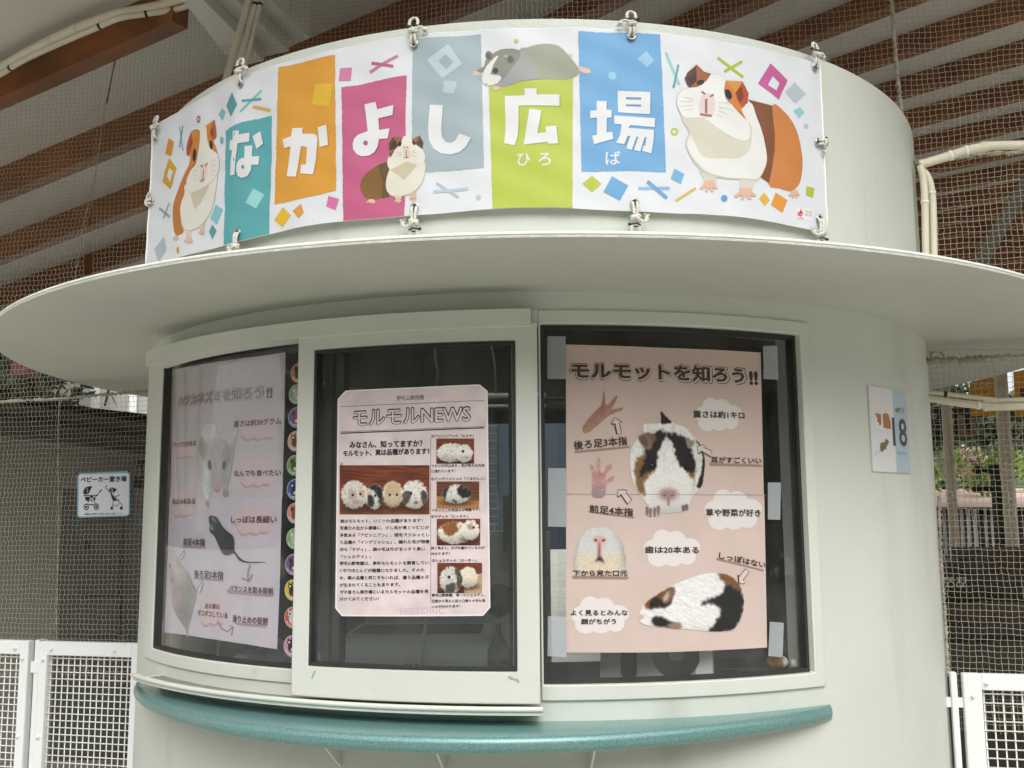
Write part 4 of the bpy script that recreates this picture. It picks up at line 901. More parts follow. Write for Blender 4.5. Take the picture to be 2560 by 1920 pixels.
C.ell(872, 1150, 30, 34, '0d0c0c', soft=.3, only=True); C.ell(1190, 1160, 26, 34, '0d0c0c', soft=.3, only=True); C.ell(866, 1140, 5, 5, 'd8d8d8', only=True)
C.fur(.04, 70, .03, center=(1020, 1440)); C.fur(.06, 44, .04, center=(1020, 1420), m=1 - C.emask(1020, 1430, 200, 200, soft=.8))
C.tone(np.clip((C.X - 1150) / 400, 0, 1), .85); C.tone(np.clip((C.Y - 1480) / 200, 0, 1), .8)
for px, py in ((820, 1590), (850, 1605), (890, 1600), (925, 1585)): C.shape([(px - 14, py - 50), (px + 14, py - 50), (px + 8, py + 22), (px - 8, py + 24)], '8a726a', 1)
for px, py in ((1160, 1555), (1190, 1545)): C.shape([(px - 14, py - 30), (px + 14, py - 30), (px + 12, py + 20), (px - 10, py + 20)], '6f625c', 1)
C.build('guinea_pig_photo', SR, .0012, M['print'], po, G)
C = Canvas(195, 425, 610, 850, 4, r2)
C.shape([(212, 800), (250, 730), (330, 640), (385, 580), (400, 500), (408, 440), (425, 470), (430, 560), (450, 575), (500, 520), (538, 480), (535, 520), (500, 590), (478, 615), (550, 605), (598, 600), (580, 625), (500, 655), (440, 690), (350, 770), (270, 830), (225, 838)], 'b98a7c', 1)
C.tone(C.emask(390, 640, 110, 60, 45, .9), 1.08); C.ell(240, 800, 45, 40, 'b3906a', soft=.9, only=True); C.shape([(380, 580), (430, 570), (440, 680), (360, 700)], 'a9746a', 8, only=True); C.fur(.08, .05, .02, 40); C.tone(C.mask([(400, 440), (412, 560), (380, 640), (215, 800), (200, 700)], 5), .9); C.build('hind_foot_photo', SR, .0012, M['print'], po, G)
C = Canvas(265, 1060, 530, 1450, 4, r2)
C.shape([(305, 1440), (302, 1320), (300, 1230), (280, 1160), (285, 1135), (310, 1150), (340, 1200), (340, 1120), (365, 1068), (383, 1120), (380, 1195), (400, 1215), (440, 1150), (485, 1135), (490, 1160), (440, 1225), (430, 1280), (490, 1245), (513, 1250), (490, 1290), (440, 1330), (415, 1440)], 'd3a29f', 1)
C.tone(C.mask([(300, 1340), (430, 1340), (415, 1445), (300, 1445)], 8), .85); C.put(C.mask([(300, 1370), (425, 1360), (415, 1445), (300, 1445)], 6), 'a99aa3', only=True); C.ell(390, 1250, 40, 40, 'c98a8c', soft=.9, only=True); C.fur(.08, .05, .03, 80); C.build('fore_foot_photo', SR, .0012, M['print'], po, G)
C = Canvas(150, 110, 700, 585, 4.2, r3)
C.shape([(163, 580), (162, 400), (190, 270), (270, 165), (345, 124), (500, 124), (590, 190), (660, 290), (688, 400), (690, 580)], 'dcdcd9', 2)
C.put(C.emask(420, 420, 260, 260, soft=.6) * np.clip((C.Y - 330) / 150, 0, 1), 'e7d9bd', only=True); C.shape([(345, 250), (390, 215), (450, 215), (490, 250), (470, 300), (440, 310), (440, 440), (470, 490), (365, 495), (395, 430), (395, 300)], 'd9b3ab', 4, only=True)
C.ell(378, 258, 20, 14, '8a4a4a', 30, only=True); C.ell(462, 258, 20, 14, '8a4a4a', -30, only=True); C.shape([(410, 290), (422, 290), (426, 435), (404, 435)], '9c4e4c', 2, only=True); C.shape([(370, 490), (412, 435), (440, 440), (470, 505), (440, 480), (400, 475)], '3c3430', 2, only=True)
C.tone(C.mask([(150, 110), (260, 110), (180, 300), (160, 580), (150, 580)], 6), .8); C.tone(C.mask([(600, 150), (700, 150), (700, 580), (680, 580), (660, 320)], 10), .72); C.fur(.06, 70, .04, center=(420, 340)); C.build('muzzle_photo', SR, .0012, M['print'], po, G)
C = Canvas(815, 590, 1975, 1245, 4.6, r3)
C.shape([(832, 1080), (860, 1000), (905, 920), (1000, 850), (1110, 780), (1190, 735), (1350, 670), (1500, 620), (1640, 602), (1780, 620), (1870, 680), (1930, 770), (1958, 880), (1950, 1000), (1910, 1120), (1850, 1200), (1780, 1225), (1600, 1230), (1400, 1210), (1250, 1200), (1100, 1190), (960, 1170), (870, 1140)], 'f3f2ee', 1)
C.shape([(905, 985), (920, 910), (1000, 845), (1100, 785), (1190, 750), (1215, 790), (1190, 870), (1120, 960), (1000, 980)], '7c5033', 2, 14, only=True); C.shape([(940, 985), (1010, 850), (1080, 900), (1170, 850), (1175, 920), (1110, 985), (1040, 960)], '262423', 2, 16, only=True)
C.shape([(1085, 900), (1150, 790), (1215, 780), (1205, 850), (1140, 930)], '8a644a', 2, 3, only=True); C.shape([(1095, 870), (1150, 800), (1150, 870), (1110, 910)], 'c9b6ab', 2, only=True)
C.shape([(970, 1110), (1010, 1070), (1080, 1075), (1180, 1120), (1235, 1150), (1220, 1200), (1130, 1185), (1030, 1170)], '262423', 2, 12, only=True); C.shape([(1130, 1160), (1230, 1130), (1285, 1145), (1285, 1190), (1220, 1205)], 'a58676', 2, 2); C.ell(970, 940, 14, 16, '0d0d0d', only=True)
C.shape([(1670, 605), (1780, 615), (1880, 690), (1935, 790), (1900, 810), (1780, 740), (1720, 680)], '80563a', 2, 16, only=True)
C.shape([(1500, 930), (1590, 870), (1720, 830), (1770, 740), (1880, 780), (1940, 820), (1960, 900), (1950, 1010), (1910, 1120), (1850, 1205), (1780, 1228), (1590, 1230), (1650, 1130), (1700, 1000), (1640, 940), (1560, 930)], '2b2a2a', 2, 26, only=True)
for cx0, cy0 in ((1110, 1010), (1290, 1070), (1500, 850)): C.fur(.05, 40, .04, center=(cx0, cy0), m=C.emask(cx0, cy0, 230, 200, soft=.9))
C.fur(.06, .015, .09, 25); C.tone(np.clip((C.Y - 1100) / 260, 0, 1), .82); C.put(C.emask(850, 1075, 40, 30, soft=.9), 'd9b9ac', only=True); C.build('guinea_pig_photo', SR, .0012, M['print'], po, G)
ta = []
for q in ([(82, 105), (158, 105), (160, 285), (82, 285)], [(988, 145), (1048, 145), (1052, 288), (990, 285)], [(85, 662), (160, 662), (162, 910), (84, 908)], [(1008, 722), (1063, 722), (1060, 880), (1008, 878)], [(84, 1286), (162, 1290), (162, 1460), (82, 1455)], [(1016, 1310), (1075, 1315), (1070, 1460), (1010, 1455)]): film(SR, q, .006, 'tape', M['tape'], po, zR, 6, 6)
# seam between the two sheets: thin raised fold
w = MB(); w.tube([SR.pos(*[float(x) for x in SR.inv(*zR((x, 770 + .004 * x)))], .0016) for x in np.linspace(162, 1005, 30)], .0006, 5); w.build('seam', M['tape'], po, True)

# --- centre: newsletter on the sliding pane
SN = Cyl(R + .0434); G = 1.0
po = thing('poster', 'newsletter sheet with clipped corners on the sliding window, headed with double line lettering', 'poster', tuple(SN.pos(*[float(x) for x in SN.inv(1030, 1250)], 0)))
film(SN, [(50, 40), (1113, -7), (1140, 1622), (38, 1628)], 0, 'laminate', M['film'], po, n1)
A = Art(SN, G); A.poly([(122, 45), (580, 24), (1048, 3), (1104, 48), (1113, 800), (1123, 1545), (1072, 1603), (95, 1605), (50, 1550), (59, 800), (67, 105)], 'f0ebea', 1, k=n1); A.build('sheet', M['print'], po)
A = Art(SN, G); A.poly([(126, 54), (580, 33), (1046, 12), (1096, 54), (1105, 800), (1114, 1541), (1070, 1592), (98, 1594), (60, 1546), (68, 800), (76, 108)], 'e0d1d0', 2, k=n1); A.build('tinted_sheet', M['newsprint'], po)
A = Art(SN, G); D_ = '2f2430'
A.stroke([(90, 157), (580, 136), (1080, 114)], 3, D_, 3, n1); A.stroke([(88, 331), (580, 313), (1081, 294)], 3, D_, 3, n1); A.stroke([(88, 341), (580, 323), (1081, 303)], 8, D_, 3, n1); A.stroke([(710, 370), (711, 1515)], 2.5, D_, 3, n1)
A.text('野毛山動物園', (476, 116), (662, 108), 34, D_, 3, n1, .0)
A.fat('モルモルNEWS', (172, 296), (990, 262), 116, D_, 3, n1, .058, 10); A.fat('モルモルNEWS', (178, 292), (984, 258), 103, 'e0d1d0', 4, n1, .008, 4); A.build('title', M['print'], po)
A = Art(SN, G)
A.fat('みなさん、知ってますか？', (150, 447), (655, 436), 50, D_, 3, n1, .045); A.fat('モルモット、実は品種があります！', (105, 503), (700, 487), 45, D_, 3, n1, .045); A.text('①', (86, 563), (106, 562), 20, D_, 3, n1, .02)
BODY = [('実はモルモット、いくつか品種があります！', 86, 655, 960), ('写真①の左から順番に、少し毛が長くつむじが', 84, 700, 1008), ('多数ある「アビシニアン」、短毛でツルっとし', 84, 702, 1058), ('た品種の「イングリッシュ」、縮れた毛が特徴', 84, 704, 1106), ('的な「テディ」、顔の毛以外がまっすぐ長い', 84, 672, 1156), ('「シェルティ」。', 92, 300, 1206), ('野毛山動物園は、長年モルモットを飼育してい', 82, 698, 1252), ('く中でほとんどが雑種になりました。そのた', 82, 668, 1302), ('め、親の品種と同じ子もいれば、違う品種の子', 82, 700, 1352), ('が生まれてくることもあります。', 82, 500, 1402), ('ぜひ皆さん展示場にいるモルモットの品種を見', 82, 696, 1450), ('分けてみてください！', 80, 352, 1500)]
for s_, x0, x1, y in BODY: A.fat(s_, (x0, y + 2), (x1, y - 2), 27, '2a2028', 3, n1, .030, 5, 1)
SIDE = [('②アビシニアンの「エルサ」', 714, 1008, 372), ('つむじが沢山あり、毛が色々な方向', 716, 1082, 577), ('に流れています！', 716, 880, 615), ('③イングリッシュの「ごまだんご」', 714, 1085, 668), ('つるっとした毛並みが特徴です！', 716, 1050, 884), ('④テディの「にっちり」', 714, 968, 928), ('良く見ると、ひげも縮れているのが', 714, 1084, 1146), ('分かります！', 714, 842, 1186), ('⑤シェルティの「ぶーきー」', 718, 1026, 1232), ('野毛山動物園、唯一のシェルティ。', 718, 1088, 1472), ('正面から見ると目と口周りの毛も長', 718, 1088, 1512), ('いのが分かります！', 718, 915, 1550)]
for s_, x0, x1, y in SIDE: A.fat(s_, (x0, y), (x1, y - 3), 22, '2a2028', 3, n1, .034, 5, 1)
A.build('lettering', M['print'], po)
A = Art(SN, G); A.text('HISTORIC', (500, 1592), (810, 1588), 42, 'cbb9bb', 2.5, n1, .01); A.stroke([(470, 1592), (482, 1552), (850, 1540)], 4, 'cdbcbe', 2.5, n1); A.build('faint_stamp', M['print'], po)
def pig(C, cx, cy, rx, ry, base, patches=(), eyes=(), amp=.2, fr=40):
    C.put(C.emask(cx, cy + ry * .9, rx * 1.05, ry * .35, soft=.9) * .6, '2a1a12')
    m = np.clip(C.emask(cx, cy, rx, ry, soft=.22) + (vnoise(C.X * .09, C.Y * .09) - .5) * .9 * C.emask(cx, cy, rx * 1.12, ry * 1.12, soft=.2), 0, 1); C.put(np.clip(m * 1.6 - .3, 0, 1), base)
    for pts, c in patches: C.put(C.mask(pts, 1, 7, .08) * np.clip(m * 1.6 - .3, 0, 1), c)
    C.fur(amp * .45, fr * 1.3, .05, center=(cx, cy - ry * .2), m=m); C.tone(np.clip((C.Y - cy) / ry, 0, 1) * m, .72)
    for ex, ey, er in eyes: C.ell(ex, ey, er, er * 1.15, '1b1614', soft=.4)
C = Canvas(82, 562, 702, 900, 3.2, n1).wood('8a4a30', '5c2c1e'); C.put((C.Y > 825 + .02 * C.X) * 1.0, '7a4a2c'); C.fur(.15, .01, .1, 2)
pig(C, 185, 765, 92, 98, 'd8d2c8', [([(150, 720), (200, 760), (180, 800), (150, 790)], 'b9aea3'), ([(215, 740), (260, 740), (240, 790)], 'c2a888')], [(172, 768, 8), (225, 762, 8)], .35); C.ell(200, 815, 24, 14, 'b59486', soft=.8)
pig(C, 325, 780, 62, 86, 'd9d5cf', [([(280, 720), (320, 692), (380, 730), (388, 800), (350, 790), (320, 740)], '2a2725'), ([(275, 770), (320, 780), (310, 850), (280, 840)], '3a3633'), ([(350, 800), (385, 800), (370, 850)], '4a4542')], [(328, 772, 8)], .4, 18)
pig(C, 450, 762, 70, 92, 'd8c7ac', [([(420, 690), (480, 690), (500, 760), (470, 770), (430, 770), (400, 760)], 'c9b08c')], [(428, 766, 8), (478, 766, 8)], .22); C.ell(455, 815, 22, 14, 'c9a894', soft=.8)
pig(C, 600, 765, 90, 98, 'e2dfd9', [([(515, 760), (545, 740), (580, 760), (540, 840), (515, 830)], '55504c'), ([(650, 740), (685, 760), (690, 850), (655, 840)], '4a4643')], [(575, 755, 9)], .4, 34); C.ell(610, 820, 16, 9, '6d5c58', soft=.8)
C.build('group_photo', SN, .0011, M['print'], po, G)
C = Canvas(750, 377, 1010, 550, 3, n1).wood('8a4a30', '5c2c1e'); pig(C, 860, 475, 108, 66, 'e3dfd6', [([(880, 420), (920, 410), (910, 450)], 'cfc3b4')], [(932, 466, 9)], .4, 34); pig(C, 945, 480, 58, 62, 'e6e2da', [], [(934, 466, 9)], .4, 24); C.ell(958, 508, 16, 9, 'b99a90', soft=.8); C.build('breed_photo', SN, .0011, M['print'], po, G)
C = Canvas(752, 674, 1045, 858, 3, n1).wood('7c4a2e', '55301f', 8); C.put(np.clip((C.Y - 770 - .12 * (C.X - 752)) / 6, 0, 1), 'a87a4a'); pig(C, 890, 760, 100, 66, 'dedad4', [([(800, 700), (850, 690), (820, 760), (800, 820), (785, 760)], '33302e'), ([(890, 740), (930, 690), (990, 720), (1000, 770), (940, 790)], '2c2927'), ([(860, 800), (900, 815), (880, 825)], '3a3634')], [(945, 748, 8)], .22, 18); C.build('breed_photo', SN, .0011, M['print'], po, G)
C = Canvas(753, 932, 1053, 1115, 3, n1).wood('824830', '5a2d20'); pig(C, 880, 1030, 118, 78, 'e4dccb', [([(790, 960), (880, 945), (895, 1020), (840, 1050), (800, 1020)], '8c5a34')], [], .35, 34); pig(C, 985, 1010, 62, 70, 'e8e3d9', [([(965, 980), (1000, 970), (1010, 1000), (970, 1005)], 'a89a90')], [(1008, 992, 8)], .3, 20); C.build('breed_photo', SN, .0011, M['print'], po, G)
C = Canvas(757, 1236, 1064, 1444, 3, n1).wood('824830', '5a2d20'); C.put(np.clip((C.Y - 1380 + .25 * (C.X - 757)) / 8, 0, 1) * (C.X > 940), 'b99c7c'); pig(C, 970, 1335, 68, 72, 'e5dcc4', [], [], .4, 40); pig(C, 850, 1355, 78, 92, 'cfccc6', [([(880, 1270), (925, 1300), (930, 1400), (900, 1420), (890, 1340)], '4c4744'), ([(820, 1390), (880, 1380), (870, 1440), (820, 1440)], '5a5450')], [(838, 1335, 10)], .4, 34); C.build('breed_photo', SN, .0011, M['print'], po, G)
for q in ((82, 562, 702, 900),): pass

# --- left: mouse poster behind the left pane
SL = Cyl(R - .0205); G = 1.12; LT = '6b3a4c'
po = thing('poster', 'lavender pink mouse fact poster behind the left hand window', 'poster', tuple(SL.pos(*[float(x) for x in SL.inv(560, 1250)], 0)))
A = Art(SL, G); A.poly([(432, 925), (500, 912), (575, 900), (650, 890), (714, 881), (711, 1050), (706, 1244), (640, 1246), (560, 1246), (480, 1245), (426, 1243), (429, 1080)], 'dfcfd6', 1, k=idc); A.poly([(424, 1243), (480, 1245), (560, 1246), (640, 1246), (705, 1244), (700, 1450), (693, 1623), (620, 1611), (540, 1599), (470, 1588), (411, 1580), (418, 1420)], 'e2d3de', 1.5, k=idc); A.build('sheet', M['sheet'], po)
A = Art(SL, G)
for k, (x0, y0, x1, y1) in ((l4, (850, 290, 1305, 600)), (l4, (150, 600, 395, 800)), (l4, (850, 780, 1285, 1110)), (l4, (122, 1125, 400, 1440)), (l4, (815, 1300, 1265, 1635)), (l5, (400, 925, 705, 1250))):
    dy = (y1 - y0) * .09; A.cloud(x0, y0 + dy, x1 - (x1 - x0) * .06, y1 + dy, 'e3abb2', 3, k); A.cloud(x0, y0, x1, y1, 'ebcdd2', 4, k)
A.build('cloud_shapes', M['print'], po)
A = Art(SL, G)
for P, k in (([(238, 428), (478, 440), (475, 463), (240, 455)], l5), ([(355, 762), (668, 782), (655, 805), (355, 780)], l5), ([(698, 888), (1200, 940), (1165, 966), (700, 925)], l5), ([(760, 1225), (1110, 1255), (1105, 1282), (800, 1255)], l5)): A.poly(P, 'b99aa8', 5, k=k)
for P, w_ in (([(940, 625), (918, 700), (915, 760), (920, 805)], 20), ([(850, 770), (890, 785), (920, 806), (945, 770), (958, 730)], 18), ([(600, 1205), (640, 1290), (700, 1325), (760, 1277)], 16), ([(720, 1262), (762, 1272), (745, 1365)], 15)): A.stroke(P, w_, 'ab8c9c', 5, l5)
for P in ([(258, 478), (262, 520), (238, 562), (236, 578), (212, 572), (216, 530), (228, 536)], [(438, 795), (452, 830), (430, 885), (428, 915), (400, 915), (394, 850), (412, 862)]): A.poly(P, 'efe6ea', 6, k=l5); A.stroke(P, 6, '54404a', 7, l5, closed=True)
A.build('brush_strokes', M['print'], po)
A = Art(SL, G); t_ = 'ハツカネズミを知ろう'
A.fat(t_, (196, 270), (1138, 171), 144, LT, 5, l4, .078, 14); A.fat(t_, (204, 264), (1130, 166), 131, 'e6d6dc', 6, l4, .060, 14); A.fat(t_, (212, 250), (1115, 154), 110, '8a6473', 7, l4, .026); A.fat('!!', (1162, 160), (1230, 154), 122, LT, 5, l4, .05); A.build('title', M['print'], po)
A = Art(SL, G)
for s_, a, b, h, k in (('重さは約30グラム', (810, 475), (1330, 440), 72, l4), ('ジャンプ力がある', (140, 698), (395, 682), 62, l4), ('なんでも食べたい', (812, 1012), (1325, 1005), 72, l4), ('歯は16本ある', (138, 1320), (390, 1314), 68, l4), ('しっぽは長細い', (778, 1520), (1280, 1520), 80, l4),
   ('前足4本指', (245, 430), (470, 440), 80, l5), ('後ろ足5本指', (358, 765), (660, 785), 85, l5), ('バランスを取る役割', (722, 905), (1175, 937), 66, l5), ('足の裏は', (470, 1085), (624, 1092), 56, l5), ('ボコボコしている', (395, 1155), (705, 1190), 62, l5), ('滑り止めの役割', (755, 1225), (1120, 1257), 78, l5)): A.fat(s_, a, b, h, LT, 8, k, .03)
A.build('lettering', M['print'], po)
C = Canvas(365, 415, 850, 1385, 4, l4)
C.shape([(500, 450), (560, 432), (610, 450), (640, 560), (800, 640), (790, 900), (740, 1130), (745, 1230), (700, 1235), (660, 1190), (560, 1180), (545, 1250), (545, 1360), (525, 1368), (495, 1330), (500, 1250), (440, 1100), (395, 830), (385, 700), (440, 600), (455, 540)], 'f2efec', 2)
C.shape([(445, 560), (500, 620), (500, 800), (480, 830), (440, 760), (428, 650)], 'c7b3b4', 3, only=True); C.shape([(780, 620), (850, 470), (845, 560), (800, 700), (770, 720)], 'dccad0', 3)
C.shape([(500, 640), (600, 560), (720, 590), (790, 700), (760, 860), (700, 980), (680, 1130), (640, 1200), (590, 1180), (560, 1000), (510, 860)], 'cdbcbd', 6, only=True); C.put(C.emask(560, 520, 110, 110, soft=.8) * .8, 'e6e6e4', only=True); C.tone(C.emask(425, 900, 60, 330, soft=.9), .86); C.tone(C.emask(775, 950, 80, 280, soft=.9), .80); C.tone(C.emask(560, 1080, 40, 120, soft=.9), .90); C.tone(C.emask(700, 1080, 40, 120, soft=.9), .90)
C.ell(548, 885, 20, 54, '6b3a44', -5, .4, only=True); C.ell(704, 885, 18, 48, '6b3a44', 5, .4, only=True); C.ell(630, 1140, 44, 55, 'd3aab4', 0, .7, only=True); C.shape([(600, 1165), (655, 1165), (640, 1195), (615, 1195)], 'c0808e', 2, only=True)
C.ell(720, 1195, 34, 46, 'bb9a98', 0, .5); C.shape([(498, 1280), (545, 1280), (548, 1362), (525, 1368), (510, 1330), (495, 1335)], 'c9a09c', 2, only=True); C.fur(.05, 20, .015, center=(625, 1150)); C.build('white_mouse_photo', SL, .0014, M['print'], po, G)
C = Canvas(495, 108, 1140, 645, 4, l5)
C.shape([(508, 150), (530, 120), (590, 135), (620, 180), (660, 240), (712, 290), (760, 330), (778, 400), (780, 480), (840, 560), (900, 592), (1000, 598), (1090, 602), (1130, 632), (1085, 612), (900, 612), (820, 580), (770, 515), (700, 535), (650, 510), (610, 430), (570, 340), (515, 275), (520, 220)], '2f302e', 1)
C.shape([(512, 150), (540, 122), (590, 140), (640, 230), (600, 250), (540, 215)], '2c4238', 3, only=True); C.shape([(540, 130), (565, 150), (590, 190), (555, 175)], '9ba7a3', 2, only=True); C.shape([(520, 225), (545, 215), (560, 270), (530, 270)], 'a3a8a6', 2, 5, only=True); C.fur(.2, .02, .06, 60); C.build('dark_mouse_photo', SL, .0014, M['print'], po, G)
C = Canvas(75, 440, 400, 1395, 4.5, l5)
C.shape([(122, 445), (150, 500), (195, 580), (240, 640), (300, 720), (345, 820), (375, 880), (380, 960), (355, 1060), (330, 1180), (295, 1280), (305, 1385), (290, 1380), (265, 1290), (190, 1180), (135, 1060), (115, 880), (100, 720), (105, 560)], 'b9aeac', 2)
C.put(C.emask(190, 620, 90, 200, -20, .9), 'd8c6c6', only=True); C.tone(C.emask(290, 960, 130, 260, soft=.9), .86); C.tone(C.emask(230, 1180, 90, 130, soft=.9), .82)
for P, c in (([(140, 880), (170, 860), (190, 940), (200, 1030), (180, 1050), (150, 960)], 'c98f90'), ([(345, 900), (380, 880), (378, 960), (355, 1050), (342, 1050)], 'c99a98'), ([(115, 760), (145, 770), (145, 810), (120, 800)], 'a87878'), ([(185, 570), (210, 590), (205, 640), (190, 640)], 'c99a98')): C.shape(P, c, 2)
C.ell(105, 640, 8, 18, '5a3a40'); C.fur(.07, .03, .09, 70); C.build('belly_mouse_photo', SL, .0014, M['print'], po, G)
film(Cyl(R - .0175), [(424, 912), (722, 868), (703, 1642), (402, 1592)], 0, 'laminate', M['wavyfilm'], po)

# --- round animal stickers, a column on the left pane beside the sliding window
SS = Cyl(R - .0090)
STK = [(727, 934, 'e08a3a', 'orange', 'topmost, with a dark brown animal', '4a3428'), (722, 987, '86b89b', 'sea green', 'with a pale animal', 'cfc9bd'), (720.5, 1045, '6f6fae', 'violet blue', 'with a reddish bird', 'a04a4a'), (719, 1104, 'e6b394', 'peach', 'with a brown and white animal', '6a4a3c'), (717, 1164, '7fb35a', 'leaf green', 'with a grey brown animal', '5c5348'), (717, 1224, '4568b8', 'royal blue', 'with a black and white bird', '2c2c30'), (717.5, 1283, 'e39a94', 'salmon', 'with a brown guinea pig', '8a5430'), (716, 1346.5, '86c26a', 'bright green', 'with a silver grey animal', 'c4ccd0'), (713, 1411, '8a5fa6', 'purple', 'with a dark ape face', '4a4a52'), (711.5, 1474.5, 'efcf3a', 'yellow', 'with a dark eared animal', '3c342e'), (711, 1543, 'd9604a', 'vermilion', 'with a white owl', 'e6e4de'), (709.5, 1614, 'd79ac6', 'pink', 'lowest, with a black and white animal', '2f2a2c')]
for i, (lx, cy0, c, cn, what, ac) in enumerate(STK):
    ul, vl = [float(x) for x in SS.inv(lx, cy0)]; rad = .0222
    th = (ul + rad) / SS.r; t = thing('sticker', 'round %s animal sticker on the left window, %s' % (cn, what), 'sticker', tuple(SS.pos(ul + rad, vl, 0)), 'round animal stickers')
    A = Art(SS, .72); A.du = None
    def circ(r_, dx=0, dy=0, sx=1, sy=1, n=30): return [(ul + rad + dx + r_ * sx * math.cos(a), vl + dy + r_ * sy * math.sin(a)) for a in np.linspace(0, 2 * math.pi, n, endpoint=False)]
    def up_(pts, col, ly):
        for tr in tessellate_polygon([[Vector((a, b, 0)) for a, b in pts]]): A._slice([pts[q] for q in tr], A.base + A.dh * ly, lin(col) * A.g)
    up_(circ(rad), 'd9d9d6', 1); up_(circ(rad * .93), c, 2); A.build('disc', M['print'], t); A.UV, A.H, A.F, A.C = [], [], [], []
    k1 = rnd.uniform(-.3, .3); up_(circ(rad * .5, -rad * .05, -rad * .1, .75 + .2 * k1, .95), ac, 3); up_(circ(rad * .3, -rad * .25, rad * .35, 1, .9, 16), ac, 4); up_(circ(rad * .11, -rad * .45, rad * .62, .7, 1.4, 10), ac, 3); up_(circ(rad * .11, -rad * .02, rad * .66, .7, 1.4, 10), ac, 3); up_(circ(rad * .12, -rad * .3, rad * .36, 1, 1, 10), 'f0ede6' if i % 2 else '2a2522', 5); up_(circ(rad * .22, rad * .1, -rad * .35, 1, .8, 12), 'e8e4da' if i % 3 else '6e5a48', 5)
    A.build('animal_picture', M['print'], t); A.UV, A.H, A.F, A.C = [], [], [], []
    V, Fc = glyphs('NOGEYAMA', .02, 1); wd = V[:, 0].max()
    for f in Fc:
        q = []
        for ii in f:
            a = math.radians(205) + V[ii, 0] / wd * math.radians(130); rr = rad * (.86 - V[ii, 1] * .26); q.append((ul + rad + rr * math.cos(a), vl + rr * math.sin(a)))
        A._face(q, A.base + A.dh * 6, lin('f4f4f0') * .85)
    A.build('lettering', M['print'], t)

# --- map number sign on the wall to the right
SW = Cyl(R + .004); k = conv(2150, 950, .15075); t = thing('map_sign', 'white and pale blue sign plate numbered 18 on the wall right of the windows', 'sign', tuple(SW.pos(*[float(x) for x in SW.inv(2222, 1075)], 0)))
cs = [SW.inv(*k(p)) for p in ((142, 105), (765, 190), (832, 1550), (210, 1522))]; u0, u1 = float(cs[0][0] + cs[3][0]) / 2, float(cs[1][0] + cs[2][0]) / 2; v1, v0 = float(cs[0][1] + cs[1][1]) / 2, float(cs[2][1] + cs[3][1]) / 2
w = MB(); w.arc(math.degrees(u0 / SW.r), math.degrees(u1 / SW.r), R + .0005, R + .0038, v0, v1); w.build('plate', M['plastic'], t, True, 40)
A = Art(SW, .88); um = u0 + (u1 - u0) * .575
def rect(a, b, c_, d, col, ly):
    A._slice([(a, c_), (b, c_), (b, d), (a, d)], A.base + A.dh * ly, lin(col) * A.g)
rect(u0 + .0005, um, v0 + .0005, v1 - .0005, 'ececed', 1); rect(um, u1 - .0005, v0 + .0005, v1 - .0005, 'b9cedb', 1); A.build('background', M['print'], t)
A = Art(SW, .88); A.fat('18', (552, 1096), (788, 1116), 478, '26282a', 2, k, .016, 8); A.text('地図番号', (588, 545), (728, 552), 90, '4b555c', 2, k, .01); A.text('Map No.', (618, 1245), (765, 1252), 62, '68757d', 2, k, .0); A.build('lettering', M['print'], t)
A = Art(SW, .88)
A.poly([(255, 545), (345, 570), (365, 640), (355, 720), (330, 765), (300, 720), (275, 640), (262, 620)], 'b5713c', 2, k=k); A.poly([(372, 570), (425, 545), (470, 570), (505, 700), (512, 810), (440, 805), (385, 785), (380, 680)], 'b9713c', 2, k=k); A.poly([(268, 600), (285, 640), (315, 740), (325, 780), (280, 790), (240, 730), (245, 660)], 'f4f3f1', 2.5, k=k); A.ell(296, 675, 12, 20, '2a2422', 3, k); A.poly([(345, 580), (372, 580), (382, 790), (345, 850), (325, 800), (350, 720)], 'f6f5f3', 2.5, k=k)
A.poly([(345, 1040), (410, 1030), (420, 990), (450, 985), (475, 1020), (470, 1055), (440, 1100), (435, 1140), (400, 1160), (370, 1195), (340, 1180), (330, 1110)], '7b6d48', 2, k=k); A.stroke([(335, 1175), (270, 1195), (245, 1260)], 12, 'c9b9a8', 2, k); A.poly([(420, 970), (430, 965), (440, 1000), (425, 1010)], '8a6f58', 3, k=k)
A.build('animal_drawings', M['print'], t)

# ------------------------------------------------------------------ inside the kiosk
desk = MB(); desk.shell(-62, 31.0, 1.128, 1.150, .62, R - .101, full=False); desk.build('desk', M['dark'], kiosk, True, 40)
w = MB(); a, b, c_ = at_y(905, 1612, 2.52), at_y(845, 1640, 2.42), at_y(1232, 1640, 2.42)
pr = thing('printer', 'grey white printer on the desk behind the newsletter window', 'printer', ((b.x + c_.x) / 2, 2.5, 1.1515))
zt = 1.2215; w.prism([(b.x - .012, 2.40, 1.1515), (c_.x, 2.40, 1.1515), (c_.x, 2.42, zt), (b.x, 2.42, zt), ], (0, .36, 0)); o_ = w.build('body', M['plastic'], pr); w = MB(); w.box(b.x + .004, c_.x - .004, 2.424, 2.77, zt + .001, zt + .012); w.build('lid', M['plastic'], pr); w = MB(); w.box(b.x + .02, c_.x - .03, 2.5, 2.7, zt + .0125, zt + .016); w.build('scan_cover', M['darkgrey'], pr)
w = MB()
for q in range(3): w.box(-.004 + .16 + b.x + q * .012, .004 + .16 + b.x + q * .012, 2.397, 2.3985, 1.166, 1.178)
w.build('emblem', M['darkgrey'], pr)
num = thing('number_plate', 'pale plate with a large black 18 standing inside the right window', 'sign', tuple(at_y(1640, 1700, 2.16)))
